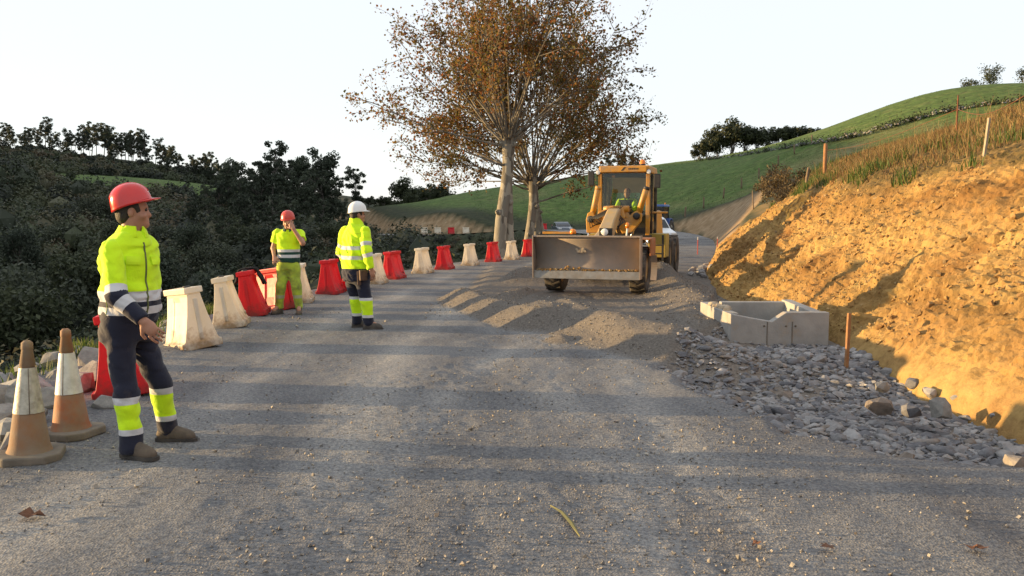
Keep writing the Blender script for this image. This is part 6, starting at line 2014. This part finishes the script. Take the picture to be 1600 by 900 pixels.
part('windscreen', GLASS, cab, lambda bm: bm_box(bm, (0, c0 + .05, (cb + ct)/2 + .1), (cw*2 - .18, .008, ct - cb - .45)))
part('rear_window', GLASS, cab, lambda bm: bm_box(bm, (0, c1 - .05, (cb + ct)/2 - .02), (cw*2 - .18, .008, ct - cb - .75)))
part('tinted_blind', paint('brown_blind', (.16, .125, .085), (.12, .095, .065), 5, .7), cab, lambda bm: bm_box(bm, (-.0, c1 - .12, ct - .44), (cw*2 - .24, .01, .44)))
for sx in (-1, 1):
    part('side_window', GLASS, cab, lambda bm: bm_box(bm, (sx*(cw - .04), (c0+c1)/2, (cb + ct)/2 + .1), (.008, c1 - c0 - .2, ct - cb - .5)))
part('ceiling_box', BLACK, cab, lambda bm: bm_box(bm, (0, c0 + .35, ct - .24), (cw*2 - .25, .5, .09)))
part('interior_lamp', LAMP_O, cab, lambda bm: bm_box(bm, (-.28, c0 + .09, ct - .27), (.08, .03, .05)))
part('console', BLACK, cab, lambda bm: (bm_tube(bm, [(0, c0 + .3, cb), (0, c0 + .42, cb + .55)], .07, 10), bm_lathe(bm, [(.17, 0), (.19, .012), (.17, .024), (.15, .012), (.17, 0)], 24, axis=(0, -.35, .9), org=(0, c0 + .44, cb + .60))))
for k, x in enumerate((-.30, -.24, .24, .30)):
    part('lever', BLACK, cab, lambda bm: bm_tube(bm, [(x, c0 + .3, cb), (x, c0 + .36, cb + .5 + .03*k)], .012, 6))
part('seat', BLACK, cab, lambda bm: (bm_box(bm, (-.08, 4.25, cb + .34), (.46, .46, .12), None, None, .04), bm_box(bm, (-.08, 4.47, cb + .66), (.44, .10, .60), Matrix.Rotation(-.1, 3, 'X'), None, .04), bm_box(bm, (-.08, 4.25, cb + .14), (.3, .3, .28))))
for sx, zc_ in ((-1, 2.66), (1, 2.58)):
    mr = part('mirror', BLACK, cab, lambda bm: (bm_box(bm, (sx*(cw + .19), c0 + .0, zc_), (.17, .06, .36), None, None, .02)))
    part('mirror_arm', BLACK, mr, lambda bm: bm_tube(bm, [(sx*cw, c0 + .05, zc_ + .12), (sx*(cw + .18), c0 + .03, zc_ + .12)], .012, 6))
    hl = part('roof_lamp', BLACK, cab, lambda bm: bm_lathe(bm, [(0, 0), (.055, 0), (.065, .06), (.065, .075), (0, .075)], 16, axis=(0, -1, 0), org=(sx*(cw - .01), c0 - .02, ct - .17)))
    part('lens', LAMP_W, hl, lambda bm: bm_lathe(bm, [(.056, 0), (0, .014)], 16, axis=(0, -1, 0), org=(sx*(cw - .01), c0 - .097, ct - .17)))
    part('grab_rail', BLACK, cab, lambda bm: bm_tube(bm, [(sx*(cw + .05), c0 + .05, cb + .1), (sx*(cw + .06), c0 + .02, cb + .8), (sx*(cw + .02), c0 + .05, ct - .5)], .014, 6))
bc = part('beacon', LAMP_O, cab, lambda bm: bm_lathe(bm, [(.075, .04), (.07, .11), (.05, .15), (0, .16)], 18, org=(cw - .22, c0 + .25, ct)))
part('beacon_base', BLACK, bc, lambda bm: bm_lathe(bm, [(0, 0), (.08, 0), (.08, .042), (0, .042)], 18, org=(cw - .22, c0 + .25, ct)))
part('side_rail', GY, gr, lambda bm: bm_tube(bm, [(cw, 3.3, 1.78), (cw + .42, 3.6, 1.78)], .025, 8))
part('tool_box', GY_O, gr, lambda bm: bm_box(bm, (.80, 4.15, .92), (.46, .7, .62), None, None, .02))
part('tool_box', GY_O, gr, lambda bm: bm_box(bm, (-.80, 4.15, .92), (.46, .7, .62), None, None, .02))
part('engine_hood', GY, gr, lambda bm: bm_box(bm, (0, 6.0, 1.45), (1.1, 2.3, .8), None, (.9, 1), .05))
part('radiator_grille', BLACK, gr, lambda bm: bm_box(bm, (0, 7.17, 1.4), (.9, .03, .6)))
part('exhaust_stack', BLACK, gr, lambda bm: bm_tube(bm, [(.35, 5.4, 1.8), (.35, 5.4, 2.35), (.35, 5.5, 2.45)], .05, 12))
def steps(bm):
    for k in range(3): bm_box(bm, (.86, 3.55, .5 + .22*k), (.28, .2, .03))
    for y_ in (3.46, 3.64): bm_box(bm, (.98, y_, .8), (.03, .03, .8))
part('access_steps', BLACK, gr, steps)

# driver seated in the cab
Mg = Matrix.Translation(gr.location) @ Matrix.Rotation(gth, 4, 'Z') @ Matrix.Scale(GS, 4)
def G(x, y, z): return np.array((Mg @ Vector((x, y, z)))[:])
dx = -.08
JD = dict(pelvis=G(dx, 4.28, 1.70), neck=G(dx, 4.26, 2.16), head=G(dx + .01, 4.22, 2.305),
          hipR=G(dx - .09, 4.22, 1.67), hipL=G(dx + .09, 4.22, 1.67), kneeR=G(dx - .14, 3.80, 1.70), kneeL=G(dx + .14, 3.80, 1.70),
          ankleR=G(dx - .14, 3.66, 1.32), ankleL=G(dx + .14, 3.66, 1.32),
          shR=G(dx - .19, 4.25, 2.08), shL=G(dx + .19, 4.25, 2.08), elR=G(dx - .27, 4.06, 1.86), elL=G(dx + .27, 4.06, 1.86), wrR=G(dx - .08, 3.84, 1.86), wrL=G(dx + .18, 3.84, 1.86))
fw = G(0, -1, 0) - G(0, 0, 0)
DARKG = (.03, .04, .045)
J_D = cloth_mat('driver_shirt', [(.0, DARKG), (.46, YEL), (2, YEL)])
zb = 1.25
person('driver in yellow and dark shirt seated in the grader cab', tuple(G(dx, 4.2, 0)[:2]), JD, dict(
    vox=.0125, face=fw, hface=fw + np.array([-.12, 0, -.03]), group='driver', toeR=fw, toeL=fw, footR=0.0, footL=0.0,
    jacket=dict(hem=.0, mat=cloth_mat('driver_shirt_body', [(.0, DARKG), (.82, YEL), (2, YEL)]), smat=cloth_mat('driver_sleeve', [(-.6, YEL), (.6, YEL)]), cmat=cloth_mat('driver_collar', [(0, DARKG), (3, DARKG)]), fold=.008),
    trousers=dict(mat=cloth_mat('driver_trousers', [(0, NAVY), (3, NAVY)]), boot=BOOT_D)), z0=gzb + zb*GS)

# ------------------------------------------------------------------ blue tractor on the far road
BLUE = paint('tractor_blue', (.02, .07, .26), (.018, .055, .2), 4, .4)
def tractor(loc, rz):
    t = tag(empty('tractor', loc, rz), 'blue farm tractor with amber beacon parked behind the white van', 'tractor')
    for s in (-1, 1):
        wheel(t, (s*.82, .9, .78), .78, .5, 20, paint('tractor_rim', (.5, .48, .4), None, 5, .6))
        wheel(t, (s*.78, -1.5, .5), .5, .34, 16, paint('tractor_rim_small', (.5, .48, .4), None, 5, .6))
        part('fender', BLUE, t, lambda bm: bm_prism(bm, [(.05, 1.2), (.25, 1.55), (.6, 1.72), (1.15, 1.72), (1.5, 1.5), (1.72, 1.1), (1.62, 1.05), (1.4, 1.42), (1.1, 1.62), (.65, 1.62), (.33, 1.46), (.15, 1.15)], s*.55, s*1.0, 'YZ'), bevel=.02)
    part('hood', BLUE, t, lambda bm: bm_box(bm, (0, -1.25, 1.25), (.72, 1.7, .62), None, (.85, .95), .06))
    part('grille', BLACK, t, lambda bm: bm_box(bm, (0, -2.11, 1.22), (.56, .03, .5)))
    for s in (-1, 1): part('headlight', LAMP_W, t, lambda bm: bm_lathe(bm, [(0, 0), (.09, 0), (.09, .03), (0, .05)], 14, axis=(0, -1, 0), org=(s*.2, -2.12, 1.38)))
    part('chassis', BLACK, t, lambda bm: bm_box(bm, (0, -.4, .72), (.5, 3.0, .42)))
    c = empty('cab'); c.parent = t
    for x, y in ((-.62, -.35), (.62, -.35), (-.66, 1.2), (.66, 1.2)):
        part('post', BLACK, c, lambda bm: bm_box(bm, (x, y, 1.85), (.07, .07, 1.6)))
    part('roof', BLUE, c, lambda bm: bm_box(bm, (0, .42, 2.72), (1.55, 1.9, .17), None, (.9, .9), .05))
    part('cab_base', BLACK, c, lambda bm: bm_box(bm, (0, .42, 1.25), (1.2, 1.4, .5)))
    part('windscreen', GLASS_DARK, c, lambda bm: bm_box(bm, (0, -.35, 2.05), (1.16, .01, 1.1)))
    part('rear_window', GLASS_DARK, c, lambda bm: bm_box(bm, (0, 1.2, 2.05), (1.2, .01, 1.1)))
    for s in (-1, 1): part('side_window', GLASS_DARK, c, lambda bm: bm_box(bm, (s*.65, .42, 2.05), (.01, 1.45, 1.1)))
    part('beacon', LAMP_O, c, lambda bm: bm_lathe(bm, [(0, 0), (.07, 0), (.065, .12), (0, .17)], 12, org=(.6, .3, 2.80)))
    for s in (-1, 1): part('mirror', BLACK, c, lambda bm: bm_box(bm, (s*.98, -.42, 2.15), (.2, .05, .32)))
    part('exhaust', BLACK, t, lambda bm: bm_tube(bm, [(.3, -.8, 1.5), (.3, -.8, 2.4)], .045, 10))
    return t
tractor((11.5, 68, float(z_road(68))), R(-24))

# ------------------------------------------------------------------ white van and a parked car
def vehicle(name, label, cat, loc, rz, paintmat, prof, wid, glass, wheels, wr, tap=.86):
    """body from a side outline (y along the length, front at -y), narrowed towards the roof"""
    v = tag(empty(name, loc, rz), label, cat)
    zt_ = max(p[1] for p in prof)
    def body(bm):
        n = len(prof); belt = .95
        def W(z): return wid/2 * (1 - (1 - tap) * max(0, (z - belt) / (zt_ - belt)))
        L_ = [bm.verts.new((-W(z), y, z)) for y, z in prof]; R_ = [bm.verts.new((W(z), y, z)) for y, z in prof]
        bm.faces.new(L_); bm.faces.new(R_[::-1])
        for i in range(n): bm.faces.new((L_[i], R_[i], R_[(i+1) % n], L_[(i+1) % n]))
    part('body', paintmat, v, body, bevel=.05)
    for nm, kind, pts in glass:
        def g(bm, kind=kind, pts=pts):
            if kind == 'side':
                for s in (pts[0],):
                    def W(z): return wid/2 * (1 - (1 - tap) * max(0, (z - .95) / (zt_ - .95))) + .006
                    a = [bm.verts.new((s*W(z), y, z)) for y, z in pts[1]]
                    bm.faces.new(a)
            else:
                (y0, z0), (y1, z1) = pts
                def W(z): return wid/2 * (1 - (1 - tap) * max(0, (z - .95) / (zt_ - .95))) - .09
                sg_ = -1 if kind == 'front' else 1
                a = [bm.verts.new((-W(z0), y0 + sg_*.012, z0 + .008)), bm.verts.new((W(z0), y0 + sg_*.012, z0 + .008)), bm.verts.new((W(z1), y1 + sg_*.012, z1 + .008)), bm.verts.new((-W(z1), y1 + sg_*.012, z1 + .008))]
                bm.faces.new(a)
        part(nm, paint('dark_window', (.012, .014, .016), (.02, .022, .024), 2, .08), v, g)
    for y_ in wheels:
        for s in (-1, 1): wheel(v, (s*(wid/2 - .10), y_, wr), wr, .2, 0, CHROME, rim_k=.62)
    yf = min(p[0] for p in prof); yb = max(p[0] for p in prof)
    for s in (-1, 1):
        part('headlight', LAMP_W, v, lambda bm: bm_box(bm, (s*(wid/2 - .24), yf + .05, .74), (.34, .12, .18), None, None, .03))
        part('tail_lamp', paint('red_lens', (.4, .01, .01), None, 4, .2), v, lambda bm: bm_box(bm, (s*(wid/2 - .12), yb - .04, .95), (.14, .1, .34), None, None, .02))
        part('wing_mirror', BLACK, v, lambda bm: bm_box(bm, (s*(wid/2 + .10), yf + 1.2, 1.08), (.18, .08, .14), None, None, .03))
    part('bumper', BLACK, v, lambda bm: bm_box(bm, (0, yf + .04, .42), (wid - .1, .16, .22), None, None, .04))
    part('number_plate', STAKE_W, v, lambda bm: bm_box(bm, (0, yf - .045, .45), (.5, .012, .11)))
    return v
CARW = paint('white_car_paint', (.72, .73, .74), (.66, .67, .68), 2, .3, coat=.4)
CARD = paint('dark_blue_car_paint', (.03, .045, .07), (.025, .035, .055), 2, .3, coat=.4)
vanp = [(-2.05, .3), (-2.1, .62), (-1.95, .85), (-1.15, 1.08), (-.45, 1.72), (-.1, 1.83), (1.9, 1.83), (2.03, 1.6), (2.08, .9), (2.08, .3)]
vg = [('windscreen', 'front', ((-1.1, 1.12), (-.5, 1.66))), ('rear_window', 'back', ((2.07, 1.1), (2.0, 1.62))),
      ('side_window', 'side', (1, [(-.85, 1.1), (.1, 1.1), (.1, 1.66), (-.3, 1.64)])), ('side_window', 'side', (-1, [(-.85, 1.1), (.1, 1.1), (.1, 1.66), (-.3, 1.64)])),
      ('side_window', 'side', (1, [(.2, 1.1), (1.0, 1.1), (1.0, 1.66), (.2, 1.66)])), ('side_window', 'side', (-1, [(.2, 1.1), (1.0, 1.1), (1.0, 1.66), (.2, 1.66)]))]
vehicle('van', 'small white van on the road behind the grader', 'van', (9.15, 56, float(z_road(56))), R(14), CARW, vanp, 1.75, vg, (-1.35, 1.35), .32)
carp = [(-2.1, .3), (-2.15, .6), (-2.0, .78), (-1.0, .95), (-.2, 1.40), (.1, 1.46), (1.0, 1.44), (1.75, 1.02), (2.1, .92), (2.15, .3)]
cg = [('windscreen', 'front', ((-.95, .98), (-.22, 1.36))), ('rear_window', 'back', ((1.7, 1.05), (1.05, 1.41))),
      ('side_window', 'side', (1, [(-.7, .98), (1.4, .98), (.95, 1.36), (-.1, 1.36)])), ('side_window', 'side', (-1, [(-.7, .98), (1.4, .98), (.95, 1.36), (-.1, 1.36)]))]
vehicle('parked_car', 'dark blue car parked on the far bend behind the grader', 'car', (5.75, 98.5, float(z_road(98.5)) + .02), R(8), CARD, carp, 1.7, cg, (-1.3, 1.3), .31)
